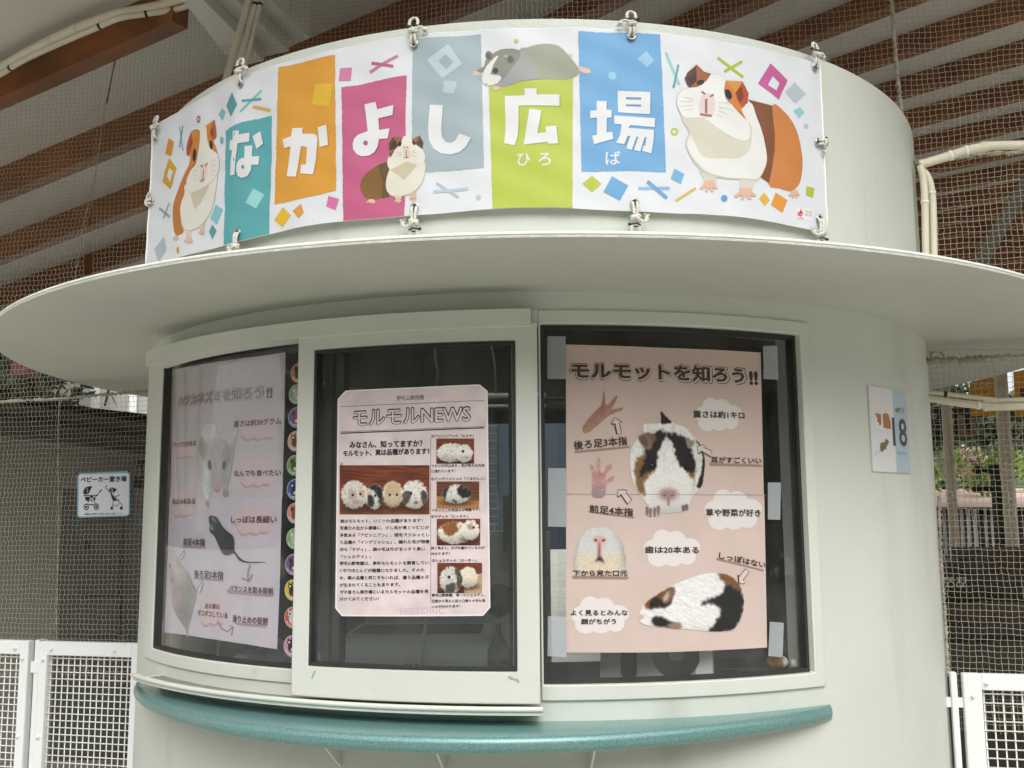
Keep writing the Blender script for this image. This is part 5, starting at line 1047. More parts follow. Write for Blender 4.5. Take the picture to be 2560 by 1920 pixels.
SP = Pln((0, 2.155, 0), (1, .04, 0)); A = Art(SP, .62); A.poly([(1504, 1420), (1786, 1420), (1784, 1712), (1500, 1712)], 'bdbdb4', 1); A.fat('18', (1552, 1696), (1752, 1696), 200, '201f1e', 2, idc, .036, 16, 8); A.build('plate', M['print'], num)
w = MB(); u, v = SP.inv(1642, 1600); p = Vector(SP.pos(float(u), float(v), -.003)); w.box(p.x - .115, p.x + .115, p.y, p.y + .004, 1.151, p.z + .12); w.build('back', M['plastic'], num)
FG = [('small white toy guinea pig with brown patches lying in the corner of the right window', 1945, 1655, 'efe8da', 'a8713f', .56, 2.215, 200), ('small white furry toy animal with one black eye beside the patched toy', 1985, 1660, 'eeebe2', 'eeebe2', .46, 2.26, 250), ('brown toy guinea pig behind the two white toys', 1966, 1618, '8a5a40', '5a4034', .62, 2.31, 220)]
for lab, px, py, c1, c2, s_, Y, rz in FG:
    p = at_y(px, py, Y); t = thing('toy_guinea_pig', lab, 'toy', (p.x, p.y, p.z - .022 * s_))
    w = MB(); Rz = Matrix.Rotation(math.radians(rz), 3, 'Z'); w.ball(p, (.042 * s_, .027 * s_, .025 * s_), 24, 16, Rz); w.ball(p + Rz @ Vector((.03 * s_, 0, .002 * s_)), (.022 * s_, .019 * s_, .018 * s_), 16, 12, Rz)
    cols = []
    for v in w.V:
        d = vnoise(np.array([(v.x - p.x) * 45 + 7]), np.array([(v.z - p.z) * 45 + px]))[0]; cols.append(lin(c2) if d > .56 else lin(c1))
    mesh_obj('body', w.V, w.F, M['fur'], t, True, pcolors=np.array(cols) * .9)
    for sgn in (-1, 1):
        w = MB(); w.ball(p + Rz @ Vector((.036 * s_, sgn * .014 * s_, .008 * s_)), .0038 * s_, 10, 8); w.build('eye', M['black'], t, True); w = MB(); w.ball(p + Rz @ Vector((.022 * s_, sgn * .016 * s_, .018 * s_)), (.007 * s_, .003 * s_, .008 * s_), 10, 8, Rz); mesh_obj('ear', w.V, w.F, M['fur'], t, True, pcolors=np.array([lin(c2)] * len(w.V)) * .8)
CB = [('thin pale cable hanging at the top of the sliding window', [(1086, 852), (1090, 905), (1094, 930), (1092, 965)], 2.35, .0035), ('thin grey cable hanging at the upper right of the sliding window', [(1225, 850), (1236, 910), (1239, 985)], 2.5, .0028), ('grey cable hanging in front of the printer', [(1070, 1500), (1062, 1580), (1054, 1640), (1047, 1675)], 2.33, .004), ('white cord hanging below the mouse poster', [(548, 1590), (545, 1630), (543, 1662)], 2.5, .0028)]
for lab, P, Y, r_ in CB:
    w = MB(); w.tube(crom([at_y(x, y, Y) for x, y in P], 8, False), r_, 8); tag(w.build('cable', M['plastic'], None, True), lab, 'cable')
w = MB(); a, b = at_y(1985, 800, 2.52), at_y(2035, 800, 2.52); w.box(a.x - .01, b.x + .02, 2.52, 2.58, 1.16, 1.97); tag(w.build('timber_post', M['brownwood']), 'brown timber post standing inside the right window frame', 'post')
w = MB(); a = at_y(1958, 800, 2.5); w.box(a.x - .006, a.x + .006, 2.47, 2.49, 1.16, 1.97); tag(w.build('metal_strip', M['alu']), 'narrow dark metal strip beside the timber post', 'strip')
p0, p1 = at_y(1130, 1330, 3.0), at_y(1290, 1330, 3.0); cb = thing('cabinet', 'grey steel cabinet with a long handle seen through the sliding window', 'cabinet', ((p0.x + p1.x) / 2, 3.2, .301)); w = MB(); w.box(p0.x - .25, p1.x + .1, 3.0, 3.4, .302, p0.z); w.build('body', M['plastic'], cb); w = MB(); h0 = at_y(1268, 1265, 2.97); w.box(h0.x - .012, h0.x + .012, 2.965, 2.985, h0.z - .13, h0.z + .03); w.build('handle', M['alu'], cb)
p0, p1 = at_y(1180, 1060, 3.5), at_y(1300, 1300, 3.5); w = MB(); w.box(p0.x - .3, p1.x + .25, 3.5, 3.53, p1.z - .1, p0.z); tag(w.build('wall_panel', M['bluepanel']), 'blue grey panel on the back wall inside the kiosk', 'panel')
wr = thing('wire_rack', 'thin wire grid rack in front of the blue grey panel', 'rack', tuple(at_y(1236, 1300, 3.3))); w = MB(); q0, q1 = at_y(1215, 1065, 3.3), at_y(1246, 1310, 3.3)
for i in range(14): z = q1.z + (q0.z - q1.z) * i / 13; w.tube([(q0.x - .05, 3.3, z), (q1.x, 3.3, z)], .0016, 5)
for x in (q0.x - .05, q0.x, q1.x): w.tube([(x, 3.3, q1.z), (x, 3.3, q0.z)], .002, 5)
w.build('grid', M['steel'], wr)
p0 = at_y(1190, 990, 2.9); w = MB(); w.tube([(p0.x - .35, 2.9, p0.z), (p0.x + .2, 2.9, p0.z)], .008, 8); w.tube([(p0.x - .35, 2.9, p0.z - .03), (p0.x + .2, 2.9, p0.z - .03)], .005, 8); tag(w.build('hanging_rail', M['plastic'], None, True), 'pale horizontal rail inside the kiosk behind the newsletter', 'rail')
# dark fan-tailed ornament at the right of the sliding pane
base = at_y(1247, 1688, 2.33); on = thing('ornament', 'dark fan topped ornament with a rough rounded body beside the printer', 'ornament', tuple(base)); zz = lambda py: at_y(1247, py, 2.33).z
w = MB(); V = []; n_ = 22
for j, (py, r_) in enumerate([(1690, .012), (1680, .022), (1655, .026), (1625, .024), (1600, .015), (1580, .007), (1560, .006)]):
    for i in range(n_): a = 2 * math.pi * i / n_; V.append((base.x + r_ * math.cos(a) * rnd.uniform(.93, 1.07), base.y + r_ * math.sin(a), zz(py)))
w.add(V, [(j * n_ + i, j * n_ + (i + 1) % n_, (j + 1) * n_ + (i + 1) % n_, (j + 1) * n_ + i) for j in range(6) for i in range(n_)]); w.build('rough_body', M['ornament'], on, True)
w = MB(); cz = zz(1545)
for i in range(15):
    a = math.radians(-58 + 116 * i / 14); L = .075 if abs(a) < .8 else .062
    w.tube([(base.x + .003 * math.sin(a), base.y, cz), (base.x + .5 * L * math.sin(a), base.y - .006, cz + .55 * L * math.cos(a)), (base.x + .42 * L * math.sin(a) * 1.05, base.y - .002, cz + L * math.cos(a * .6))], [.002, .0055, .003], 7)
w.build('fan', M['ornament'], on, True)
# crumpled plastic bag at the foot of the left window
p = pol(-38, R - .16, 1.152); bgv = thing('plastic_bag', 'crumpled translucent plastic bag on the desk below the mouse poster', 'bag', tuple(p)); w = MB()
for j in range(9):
    for i in range(22):
        a = 2 * math.pi * i / 22; t_ = j / 8; r_ = .095 * math.sin(math.pi * (t_ * .8 + .2)) * rnd.uniform(.7, 1.2); w.V.append(Vector((p.x + 1.3 * r_ * math.cos(a), p.y + .6 * r_ * math.sin(a), p.z + t_ * .07 * rnd.uniform(.7, 1.2))))
w.F = [(j * 22 + i, j * 22 + (i + 1) % 22, (j + 1) * 22 + (i + 1) % 22, (j + 1) * 22 + i) for j in range(8) for i in range(22)]; w.build('crumpled_film', M['tape'], bgv)
for i, (px, c_, lab) in enumerate(((440, 'brownwood', 'brown wooden slat leaning inside the left end of the left window'), (465, 'darktimber', 'dark wooden slat next to the brown one inside the left window'), (600, 'darkgrey', 'dark grey pole standing inside the left window below the mouse poster'))):
    a = at_y(px, 1650, 2.55); w = MB(); w.box(a.x - .016, a.x + .016, 2.55, 2.575, 1.151, 1.93); tag(w.build('slat' if i < 2 else 'pole', M[c_]), lab, 'slat' if i < 2 else 'pole')
w = MB(); a, b = at_y(1790, 1680, 2.25), at_y(1945, 1680, 2.25); dv = thing('keyboard', 'flat black keyboard lying on the desk beside the toys', 'keyboard', ((a.x + b.x) / 2, 2.3, 1.151)); w.prism([(a.x, 2.22, 1.152), (b.x, 2.22, 1.152), (b.x, 2.22, 1.160), (a.x, 2.22, 1.160)], (.03, .12, .012)); w.build('base', M['black'], dv); w = MB()
for i in range(12):
    for j in range(4): x = a.x + .008 + i * (b.x - a.x - .016) / 12 + j * .007; y = 2.228 + j * .027; w.box(x, x + .010, y, y + .02, 1.1612 + j * .0027, 1.1645 + j * .0027)
w.build('keys', M['darkgrey'], dv)

# ------------------------------------------------------------------ netting, gates and cords in the fence plane
FE = (1, -.24, 0); FP = Pln((0, 2.95, 0), FE); NP = Pln((0, 2.99, 0), FE)
def fu(px, py, S=FP):
    u, v = S.inv(px, py); return float(u), float(v)
def np_net(name, label, u0, u1, zlo, zhi, c, amp, rad, seed, skip=None, irr=1.0):
    """knotted square-mesh net; zlo/zhi are functions of u"""
    rs = np.random.RandomState(seed); nu, nz = int((u1 - u0) / c), int((max(zhi(u0), zhi(u1)) - min(zlo(u0), zlo(u1))) / c); zb = min(zlo(u0), zlo(u1))
    I, J = np.meshgrid(np.arange(nu * 2 + 1) / 2, np.arange(nz * 2 + 1) / 2, indexing='ij')
    def disp(i, j, s): return vnoise(i * .11 + s, j * .09 + s * 3) - .5 + .6 * (vnoise(i * .45 + s * 5, j * .4 + s) - .5)
    U = u0 + I * c + disp(I, J, 11 + seed) * c * 1.1 * irr; Z = zb + J * c + disp(I, J, 40 + seed) * c * 1.3 * irr - .6 * c * np.sin(np.pi * np.clip((I * c) / (u1 - u0), 0, 1)) * 1.0
    H = (vnoise(I * .05 + seed, J * .06) - .5) * .05
    Uv = U + amp * c * np.where((J * 2) % 2 == 1, np.where(J % 2 < 1, 1, -1), 0) + rs.normal(0, .03, U.shape) * c; Zh = Z - .08 * c * ((I * 2) % 2) + rs.normal(0, .03, U.shape) * c
    lines = []
    zl = np.vectorize(zlo); zh = np.vectorize(zhi)
    ok = (Z >= zl(U)) & (Z <= zh(U))
    if skip is not None: ok &= ~skip(U, Z)
    P0 = NP.pos(Uv, Z, H); P1 = NP.pos(U, Zh, H)
    segs = []
    full = np.arange(0, nu * 2 + 1, 2)
    A, B = P0[full, :-1], P0[full, 1:]; k = ok[full, :-1] & ok[full, 1:]; segs.append((A[k], B[k]))
    fz = np.arange(0, nz * 2 + 1, 2); A, B = P1[:-1, :][:, fz], P1[1:, :][:, fz]; k = ok[:-1, :][:, fz] & ok[1:, :][:, fz]; segs.append((A[k], B[k]))
    A = np.concatenate([s[0] for s in segs]); B = np.concatenate([s[1] for s in segs]); n = len(A)
    T = B - A; T /= np.linalg.norm(T, axis=1)[:, None]; N = np.array([NP.n]).repeat(n, 0); X = np.cross(T, N); V = np.zeros((n, 6, 3))
    for q in range(3):
        a = math.pi / 2 + 2 * math.pi * q / 3; o = (N * math.sin(a) + X * math.cos(a)) * rad; V[:, q] = A + o - T * rad * .4; V[:, 3 + q] = B + o + T * rad * .4
    base = (np.arange(n) * 6)[:, None]; Fq = np.concatenate([base + np.array([[q, (q + 1) % 3, 3 + (q + 1) % 3, 3 + q]]) for q in range(3)]).astype(np.int32)
    me = bpy.data.meshes.new(name); me.vertices.add(n * 6); me.vertices.foreach_set('co', V.astype(np.float32).ravel()); me.loops.add(Fq.size); me.loops.foreach_set('vertex_index', Fq.ravel()); me.polygons.add(len(Fq)); me.polygons.foreach_set('loop_start', np.arange(0, Fq.size, 4, dtype=np.int32)); me.polygons.foreach_set('loop_total', np.full(len(Fq), 4, np.int32)); me.update(calc_edges=True); me.materials.append(M['net'])
    o = bpy.data.objects.new(name, me); COL.objects.link(o); return tag(o, label, 'net')
uLl, zr0 = fu(0, 1005, NP); uLr, zr1 = fu(370, 981, NP)
rz = lambda u: min(zr0 + (zr1 - zr0) * (u - uLl) / (uLr - uLl), 1.974)
uA, uB = fu(240, 350, NP)[0], fu(2240, 160, NP)[0]; gate_top = lambda u: 1.03
axn = NP.pos(0, 0, 0)
def in_kiosk(U, Z):
    P = NP.pos(U, Z, 0); d = np.hypot(P[..., 0] - AX, P[..., 1] - AY); return ((d < R + .004) & (Z < ZT + .02)) | ((d < RC) & (np.abs(Z - ZC - .006) < .012))
np_net('net', 'upper net left of the thin lacing cord, behind the left end of the banner', -2.75, uA, lambda u: max(rz(u), 1.9), lambda u: 3.9, .0158, .20, .0008, 1, in_kiosk, .35)
np_net('net', 'upper net over the middle, between the two lacing cords above the kiosk', uA + .004, uB - .004, lambda u: max(rz(u), 1.996) if u < -.9 else (2.62 if u < 1.0 else 1.996), lambda u: 4.0, .0158, .08, .00068, 2, in_kiosk, .4)
np_net('net', 'upper net right of the knotted lacing cord, above the canopy', uB + .004, 3.3, lambda u: 1.996, lambda u: 3.9, .0152, .05, .00075, 3, in_kiosk, .4)
np_net('net', 'lower net hanging from the rope above the left gates', -2.75, -.98, lambda u: 1.0, lambda u: rz(u) - .004, .0158, .15, .00062, 4, in_kiosk, .28)
np_net('net', 'lower net under the canopy above the right gate', 1.08, 3.3, lambda u: .95, lambda u: 1.962, .0152, .04, .00066, 5, in_kiosk, .35)
def knotted(P, r, name, label, cat, mt='netrope', bumps=True, n=140, coil=.6):
    Q = crom([Vector(p) for p in P], max(2, n // len(P)), False); w = MB(); w.tube(Q, [r * (1 + (rnd.uniform(-.45, .6) if bumps else 0)) for _ in Q], 6)
    if coil:
        Q = [Vector(q) for q in Q]; n_ = len(Q); hx = [q + (Vector((0, math.cos(i * 1.9), math.sin(i * 1.9))) if abs((Q[-1] - Q[0]).normalized().z) < .7 else Vector((math.cos(i * 1.9), math.sin(i * 1.9), 0))) * r * 1.5 for i, q in enumerate(Q)]; w.tube(hx, r * .55, 5)
    return tag(w.build(name, M[mt], None, True), label, cat)
NF = lambda px, py, h=.004: Vector(NP.pos(*[float(x) for x in NP.inv(px, py)], h))
knotted([NF(-420, 1035), NF(0, 1005), NF(150, 997), NF(300, 984), NF(372, 980)], .0042, 'border_rope', 'twisted pale border rope where the two left nets meet', 'rope')
knotted([NF(2312, 903), NF(2420, 900), NF(2560, 893), NF(3500, 860)], .006, 'border_rope', 'frayed grey border rope of the lower right net under the canopy', 'rope')
knotted([NF(2285, 408), NF(2340, 402), NF(2420, 392), NF(2560, 382), NF(3700, 352)], .005, 'border_rope', 'frayed border rope along the flexible conduit on the right net', 'rope', coil=.6)
knotted([NF(2222, -60), NF(2228, 0), NF(2234, 80), NF(2243, 190), NF(2254, 285), NF(2262, 330)], .0042, 'lacing_cord', 'thick knotted lacing cord running down to the right shoulder of the kiosk', 'cord')
knotted([NF(300, -40), NF(288, 150), NF(266, 260), NF(240, 440), NF(212, 560), NF(188, 705)], .0014, 'lacing_cord', 'thin lacing cord slanting down the left upper net', 'cord', coil=0)
knotted([NF(150, 1002), NF(147, 1075), NF(147, 1180), NF(147, 1330), NF(143, 1600)], .0012, 'lacing_cord', 'thin cord hanging straight down the lower left net', 'cord', coil=0)
knotted([NF(2346, 1240), NF(2353, 1400), NF(2362, 1540), NF(2371, 1690)], .0034, 'lacing_cord', 'grey lacing cord tying the lower right net to the kiosk wall', 'cord')
for i, (x, y) in enumerate(((148, 1133), (148, 1217), (148, 1340), (147, 1464), (141, 1584))):
    c = NF(x, y, .004); w = MB(); w.tube([c + Vector((.0075 * math.cos(a), 0, .005 * math.sin(a))) for a in np.linspace(0, 6.283, 16, endpoint=False)], .0009, 5, True)
    tag(w.build('net_ring', M['black'], None, True), 'small black ring on the lower left net cord, ' + ('topmost', 'second from the top', 'third from the top', 'fourth from the top', 'lowest, above the gate')[i], 'ring', 'black rings on the net cord')
# stroller parking sign tied to the left net
ST = Pln(tuple(Vector((0, 2.95, 0)) + Vector(FP.n) * .012), FE); k = conv(180, 1160, .09043)
t = thing('stroller_sign', 'small laminated stroller parking sign with blue border tied to the left net', 'sign', tuple(ST.pos(*[float(x) for x in ST.inv(258, 1235)], 0)))
A = Art(ST, .88); A.poly([(215, 255), (1520, 195), (1605, 260), (1600, 1370), (1540, 1445), (195, 1490), (135, 1420), (150, 330)], '86b9cf', 1, k=k); A.poly([(225, 290), (1520, 250), (1575, 300), (1565, 1365), (1510, 1412), (215, 1450), (180, 1410), (190, 335)], 'e9eaf2', 2, k=k); A.build('sheet', M['print'], t)
A = Art(ST, .88); A.fat('ベビーカー置き場', (235, 515), (1512, 490), 160, '3a4468', 3, k, .05); A.fat('貴重品の管理はお客様ご自身でお願いします', (350, 1412), (1400, 1392), 52, '4a4a4a', 3, k, .02, 4, 1); A.build('lettering', M['print'], t)
A = Art(ST, .88); K_ = '2e2c2b'
A.poly([(565, 607), (475, 800), (455, 840), (412, 625)], K_, 3, k=k); A.poly([(402, 628), (445, 842), (330, 842), (307, 790), (325, 730), (360, 665)], K_, 3, k=k); A.stroke([(315, 875), (500, 872)], 26, K_, 3, k); A.stroke([(590, 868), (725, 862)], 26, K_, 3, k); A.ell(543, 898, 42, 48, K_, 4, k)
A.poly([(360, 905), (490, 905), (505, 945), (450, 1025), (400, 1020), (370, 980)], K_, 3, k=k); A.poly([(500, 1025), (545, 965), (580, 1030)], K_, 3, k=k); A.poly([(600, 900), (650, 920), (655, 980), (625, 1015), (590, 945)], K_, 3, k=k); A.stroke([(650, 915), (780, 750), (830, 705)], 20, K_, 3, k); A.stroke([(760, 775), (825, 708)], 34, K_, 4, k); A.stroke([(500, 960), (430, 1090)], 18, K_, 3, k); A.stroke([(580, 960), (645, 1095)], 18, K_, 3, k); A.stroke([(455, 1125), (610, 1122)], 30, K_, 3, k)
for cx_0, cy_0 in ((398, 1190), (675, 1180)): A.ell(cx_0, cy_0, 74, 92, K_, 4, k, 0, .66); A.ell(cx_0, cy_0, 32, 38, K_, 4, k)
A.stroke([(970, 595), (935, 620), (930, 655), (1060, 790), (1200, 930), (1240, 995)], 22, K_, 3, k); A.poly([(1092, 640), (1118, 815), (1015, 712)], K_, 4, k=k); A.poly([(1108, 640), (1252, 702), (1140, 815)], K_, 4, k=k); A.poly([(1060, 800), (1140, 890), (1240, 1000), (1180, 1030), (1130, 1000), (1095, 920)], K_, 4, k=k); A.stroke([(1195, 930), (1322, 845)], 22, K_, 3, k); A.stroke([(1170, 1005), (1310, 995)], 26, K_, 3, k); A.stroke([(1140, 1010), (1125, 1190)], 16, K_, 3, k); A.stroke([(1275, 1010), (1385, 1120), (1385, 1200)], 16, K_, 3, k); A.stroke([(1140, 1120), (1220, 1165), (1310, 1085)], 20, K_, 3, k, 3); A.ell(1105, 1222, 38, 48, K_, 4, k); A.ell(1368, 1218, 42, 48, K_, 4, k)
A.build('stroller_pictogram', M['print'], t)
w = MB(); q = [Vector(ST.pos(*[float(x) for x in ST.inv(*k(p))], -.0008)) for p in ((110, 225), (1640, 165), (1640, 1455), (110, 1520))]; w.add(q, [(0, 3, 2, 1)]); w.build('laminate', M['film'], t)
for p0_, p1_ in (((95, 215), (170, 280)), ((1580, 215), (1635, 155)), ((1555, 1435), (1630, 1425))):
    a, b = [Vector(ST.pos(*[float(x) for x in ST.inv(*k(p))], .001)) for p in (p0_, p1_)]; w = MB(); w.tube([a, b], .0016, 6); w.build('cable_tie', M['black'], t)
# chrome hooks clipped to the net on the right
w = MB()
for i, x in enumerate((2364, 2372, 2380, 2394, 2402, 2410)):
    c = NF(x, 1456, .006); s_ = 1 if i % 2 else -1; w.tube(crom([c + Vector((.005 * s_ * a, 0, b)) for a, b in ((-.6, .012), (.5, .011), (.7, .004), (-.5, -.002), (-.7, -.009), (.5, -.012))], 5, False), .0011, 6)
tag(w.build('hook_chain', M['steel'], None, True), 'short row of chrome wire hooks clipped to the lower right net', 'hooks')

# gates of white frames with welded wire mesh
def gate(label, u0, u1, zt, zb, fw, fb, bolts, pitch, hinge=None):
    c = FP.pos((u0 + u1) / 2, zb, 0); t = thing('gate', label, 'gate', tuple(c), 'white wire mesh gates'); dpt = .03
    w = MB()
    def pr(a, b, z0, z1, h0=-dpt, h1=0):
        V = [FP.pos(x, z, h) for h in (h0, h1) for z in (z0, z1) for x in (a, b)]; w.add(V, [(0, 1, 3, 2), (4, 6, 7, 5), (0, 4, 5, 1), (2, 3, 7, 6), (0, 2, 6, 4), (1, 5, 7, 3)])
    pr(u0, u0 + fw, zb, zt); pr(u1 - fw, u1, zb, zt); pr(u0 + fw, u1 - fw, zt - fb, zt - .0002); pr(u0 + fw, u1 - fw, zb + .0002, zb + fb)
    f = w.build('frame', M['white'], t); bv = f.modifiers.new('bevel', 'BEVEL'); bv.width = .003; bv.segments = 2
    w = MB(); x = u0 + fw + pitch * .25
    while x < u1 - fw: w.tube([FP.pos(x, zb + fb * .8, -.017), FP.pos(x, zt - fb * .8, -.017)], .0019, 6); x += pitch
    z = zt - fb - pitch * .45
    while z > zb + fb: w.tube([FP.pos(u0 + fw * .8, z, -.0135), FP.pos(u1 - fw * .8, z, -.0135)], .0019, 6); z -= pitch
    w.build('wire_mesh', M['wire'], t, True)
    for (px, py) in bolts:
        u, v = fu(px, py); w = MB(); c = Vector(FP.pos(u, v, 0)); n = Vector(FP.n); e = Vector(FP.e); w.tube([c, c + n * .005], .0058, 6); w.ball(c + n * .0055, (.0045, .0045, .0045), 10, 6); w.build('bolt', M['white'], t)
    return t
kz = conv(0, 1540, .229); kr = conv(2340, 1640, .1687)
u_in, zt1 = fu(*kz((312, 283))); gate('white wire mesh gate at the far left edge, its right stile bolted', u_in - .62, u_in, fu(*kz((150, 268)))[1], .10, .031, .043, [kz(p) for p in ((167, 355), (250, 465), (195, 1313))], .0212)
u_o, zt2 = fu(*kz((432, 290))); g2 = gate('white wire mesh gate between the post and the kiosk, on the left', u_o, u_o + .36, zt2 + .004, .10, .029, .043, [kz(p) for p in ((567, 365), (1252, 380), (470, 475), (415, 1322))], .0212)
a_, b_ = fu(*kz((358, 285)))[0], fu(*kz((408, 285)))[0]; pt = thing('gate_post', 'slim white post between the two left gates', 'post', tuple(FP.pos(a_, 0, 0))); w = MB()
V = [FP.pos(x, z, h) for h in (-.05, -.012) for z in (.0, zt2 + .006) for x in (a_, b_)]; w.add(V, [(0, 1, 3, 2), (4, 6, 7, 5), (0, 4, 5, 1), (2, 3, 7, 6), (0, 2, 6, 4), (1, 5, 7, 3)]); w.build('pole', M['white'], pt)
for zz_ in (zt2 - .06, .45):
    w = MB(); V = [FP.pos(x, z, h) for h in (-.03, -.008) for z in (zz_ - .035, zz_) for x in (a_ - .009, b_ + .009)]; w.add(V, [(0, 1, 3, 2), (4, 6, 7, 5), (0, 4, 5, 1), (2, 3, 7, 6), (0, 2, 6, 4), (1, 5, 7, 3)]); w.build('hinge', M['white'], pt)
u_r, zt3 = fu(*kr((392, 262))); gate('white wire mesh gate to the right of the kiosk', u_r, u_r + .75, zt3, .10, .0445, .040, [kr(p) for p in ((750, 400), (550, 592))], .0226)
a_, b_ = fu(*kr((212, 262)))[0], fu(*kr((310, 270)))[0]; pt = thing('gate_post', 'slim white post between the kiosk wall and the right gate', 'post', tuple(FP.pos(a_, 0, 0))); w = MB()
V = [FP.pos(x, z, h) for h in (-.025, -.002) for z in (.0, zt3 + .002) for x in (a_, b_)]; w.add(V, [(0, 1, 3, 2), (4, 6, 7, 5), (0, 4, 5, 1), (2, 3, 7, 6), (0, 2, 6, 4), (1, 5, 7, 3)]); o_ = w.build('pole', M['white'], pt); bv = o_.modifiers.new('bevel', 'BEVEL'); bv.width = .003; bv.segments = 2
zz_ = fu(*kr((380, 700)))[1]
for x0_, x1_, nm in ((b_ + .0003, u_r - .0003, 'hinge'), (a_ - .014, a_ - .0003, 'weld_lug')):
    w = MB(); V = [FP.pos(x, z, h) for h in (-.02, -.008) for z in (zz_ - .012, zz_ + .012) for x in (x0_, x1_)]; w.add(V, [(0, 1, 3, 2), (4, 6, 7, 5), (0, 4, 5, 1), (2, 3, 7, 6), (0, 2, 6, 4), (1, 5, 7, 3)]); w.build(nm, M['white'], pt)

# ------------------------------------------------------------------ conduits
def pipe(P, r, label, flex=False, ties=(), tie_mat='black', group='beige conduits'):
    t = thing('conduit', label, 'conduit', tuple(P[0]), group); Q = [Vector(q) for q in crom([Vector(p) for p in P], 14, False)]
    if flex:
        L = [0]
        for i in range(1, len(Q)): L.append(L[-1] + (Q[i] - Q[i - 1]).length)
        S = np.arange(0, L[-1], .0022); Q2 = [Vector([np.interp(s, L, [q[j] for q in Q]) for j in range(3)]) for s in S]; w = MB(); w.tube(Q2, [r * (1.03 if i % 2 else .93) for i in range(len(Q2))], 10)
    else: w = MB(); w.tube(Q, r, 12)
    w.build('pipe', M['flex' if flex else 'conduit'], t, True)
    for f in ties:
        i = int(f * (len(Q) - 2)); w = MB(); d = (Q[i + 1] - Q[i]).normalized(); w.tube([Q[i] - d * .004, Q[i] + d * .004], r * 1.14, 12); w.build('cable_tie', M[tie_mat], t, True)
    return t
for x0, x1, r, wh in ((622, 568, .0105, 'leftmost, thickest'), (641, 590, .0085, 'middle'), (653, 608, .0068, 'rightmost, thinnest')):
    pipe([at_y(x0 + (x0 - x1) * .9, -170, 2.95), at_y(x0 + (x0 - x1) * .26, -50, 2.93), at_y(x0, 0, 2.92), at_y((x0 + x1) / 2, 95, 2.9), at_y(x1 - 8, 218, 2.86)], r, 'beige conduit rising behind the parapet, %s of three' % wh, ties=(.55,) if 'left' not in wh else (), tie_mat='black')
FXY = lambda px, py, h: Vector(FP.pos(*[float(x) for x in FP.inv(px, py)], h))
pipe([FXY(2296, 418, .02), FXY(2330, 408, .02), FXY(2370, 396, .02), FXY(2415, 382, .02), FXY(2460, 374, .02), FXY(2560, 369, .02), FXY(3700, 350, .02)], .0125, 'ribbed cream flexible conduit running right along the net', True, (.35, .5), 'wire')
pipe([FXY(2296, 424, .03), FXY(2304, 455, .03), FXY(2308, 520, .03), FXY(2310, 640, .03), FXY(2313, 740, .03)], .0098, 'ribbed flexible conduit going down beside the parapet, inner one of the pair', True, (.5,), 'wire')
pipe([FXY(2302, 428, .012), FXY(2318, 448, .012), FXY(2328, 490, .012), FXY(2331, 560, .012), FXY(2334, 740, .012)], .0102, 'ribbed flexible conduit going down beside the parapet, outer one of the pair', True, (.5,), 'wire')
pipe([FXY(2296, 973, -.05), FXY(2340, 976, -.05), FXY(2420, 985, -.05), FXY(2500, 994, -.05), FXY(2560, 994, -.05), FXY(3700, 960, -.05)], .0065, 'thin cream conduit crossing under the right side of the canopy, upper of two', False, (.3,), 'black')
pipe([FXY(2296, 985, -.05), FXY(2340, 992, -.05), FXY(2420, 1004, -.05), FXY(2500, 1011, -.05), FXY(2560, 1011, -.05), FXY(3700, 978, -.05)], .0105, 'ribbed cream conduit crossing under the right side of the canopy, lower of two', True, (.15, .5), 'wire')

# ------------------------------------------------------------------ pavilion roof: white boards with glulam beams
def family(vx, vy, t):
    dx, dy, dz = rays(vx, vy); dd = Vector((float(dx), float(dy), float(dz))).normalized(); h = Vector((dd.x, dd.y, 0)).normalized(); e = Vector((-h.y, h.x, 0))
    if e.y < 0: e = -e
    return dd, (e + Vector((0, 0, t))).normalized()
P0 = Vector((0, 3, EYE + 2)); dL, eL = family(-6540.5, 3146.5, .1414); dR, eR = family(-364.3, 1009.2, .0057)
nL = dL.cross(eL); nL = nL if nL.z > 0 else -nL; nR = dR.cross(eR); nR = nR if nR.z > 0 else -nR
gdir = nL.cross(nR); mdir = Vector((gdir.x, gdir.y, 0)).normalized().cross(Vector((0, 0, 1)))
roof = thing('pavilion_roof', 'large roof with white boards and dark brown laminated beams behind the kiosk', 'roof', tuple(P0))
def scut(e, d, c): return -(e.dot(mdir) * c) / d.dot(mdir)
def rb_(e, d, c0, c1, s0, s1, z0, z1, name, mt):
    w = MB(); V = []
    for zz in (z0, z1):
        for (c, s) in ((c0, s0[0]), (c1, s0[1]), (c1, s1[1]), (c0, s1[0])): V.append(P0 + e * c + d * s + Vector((0, 0, zz)))
    w.add(V, [(0, 1, 2, 3), (7, 6, 5, 4)] + [(i, 4 + i, 4 + (i + 1) % 4, (i + 1) % 4) for i in range(4)]); return w.build(name, M[mt], roof)
def front(e, d, c, y0): return (y0 - P0.y - e.y * c) / d.y      # where a roof line reaches the unseen front eave, placed to shade the parapet
def pan(e, d, c0, c1, far, y0=None):
    if y0 is None: rb_(e, d, c0, c1, (scut(e, d, c0), scut(e, d, c1)), (far, far), 0, .05, 'ceiling_panel', 'ceiling')
    else: rb_(e, d, c0, c1, (min(scut(e, d, c0), far), min(scut(e, d, c1), far)), (front(e, d, c0, y0), front(e, d, c1, y0)), 0, .05, 'ceiling_panel', 'ceiling')
pan(eL, dL, -1.5, 2.62, 9); pan(eR, dR, .0, 5.5, 99, 1.7); pan(eR, dR, 5.5, 7.8, 9, 1.7)
S_B0 = None
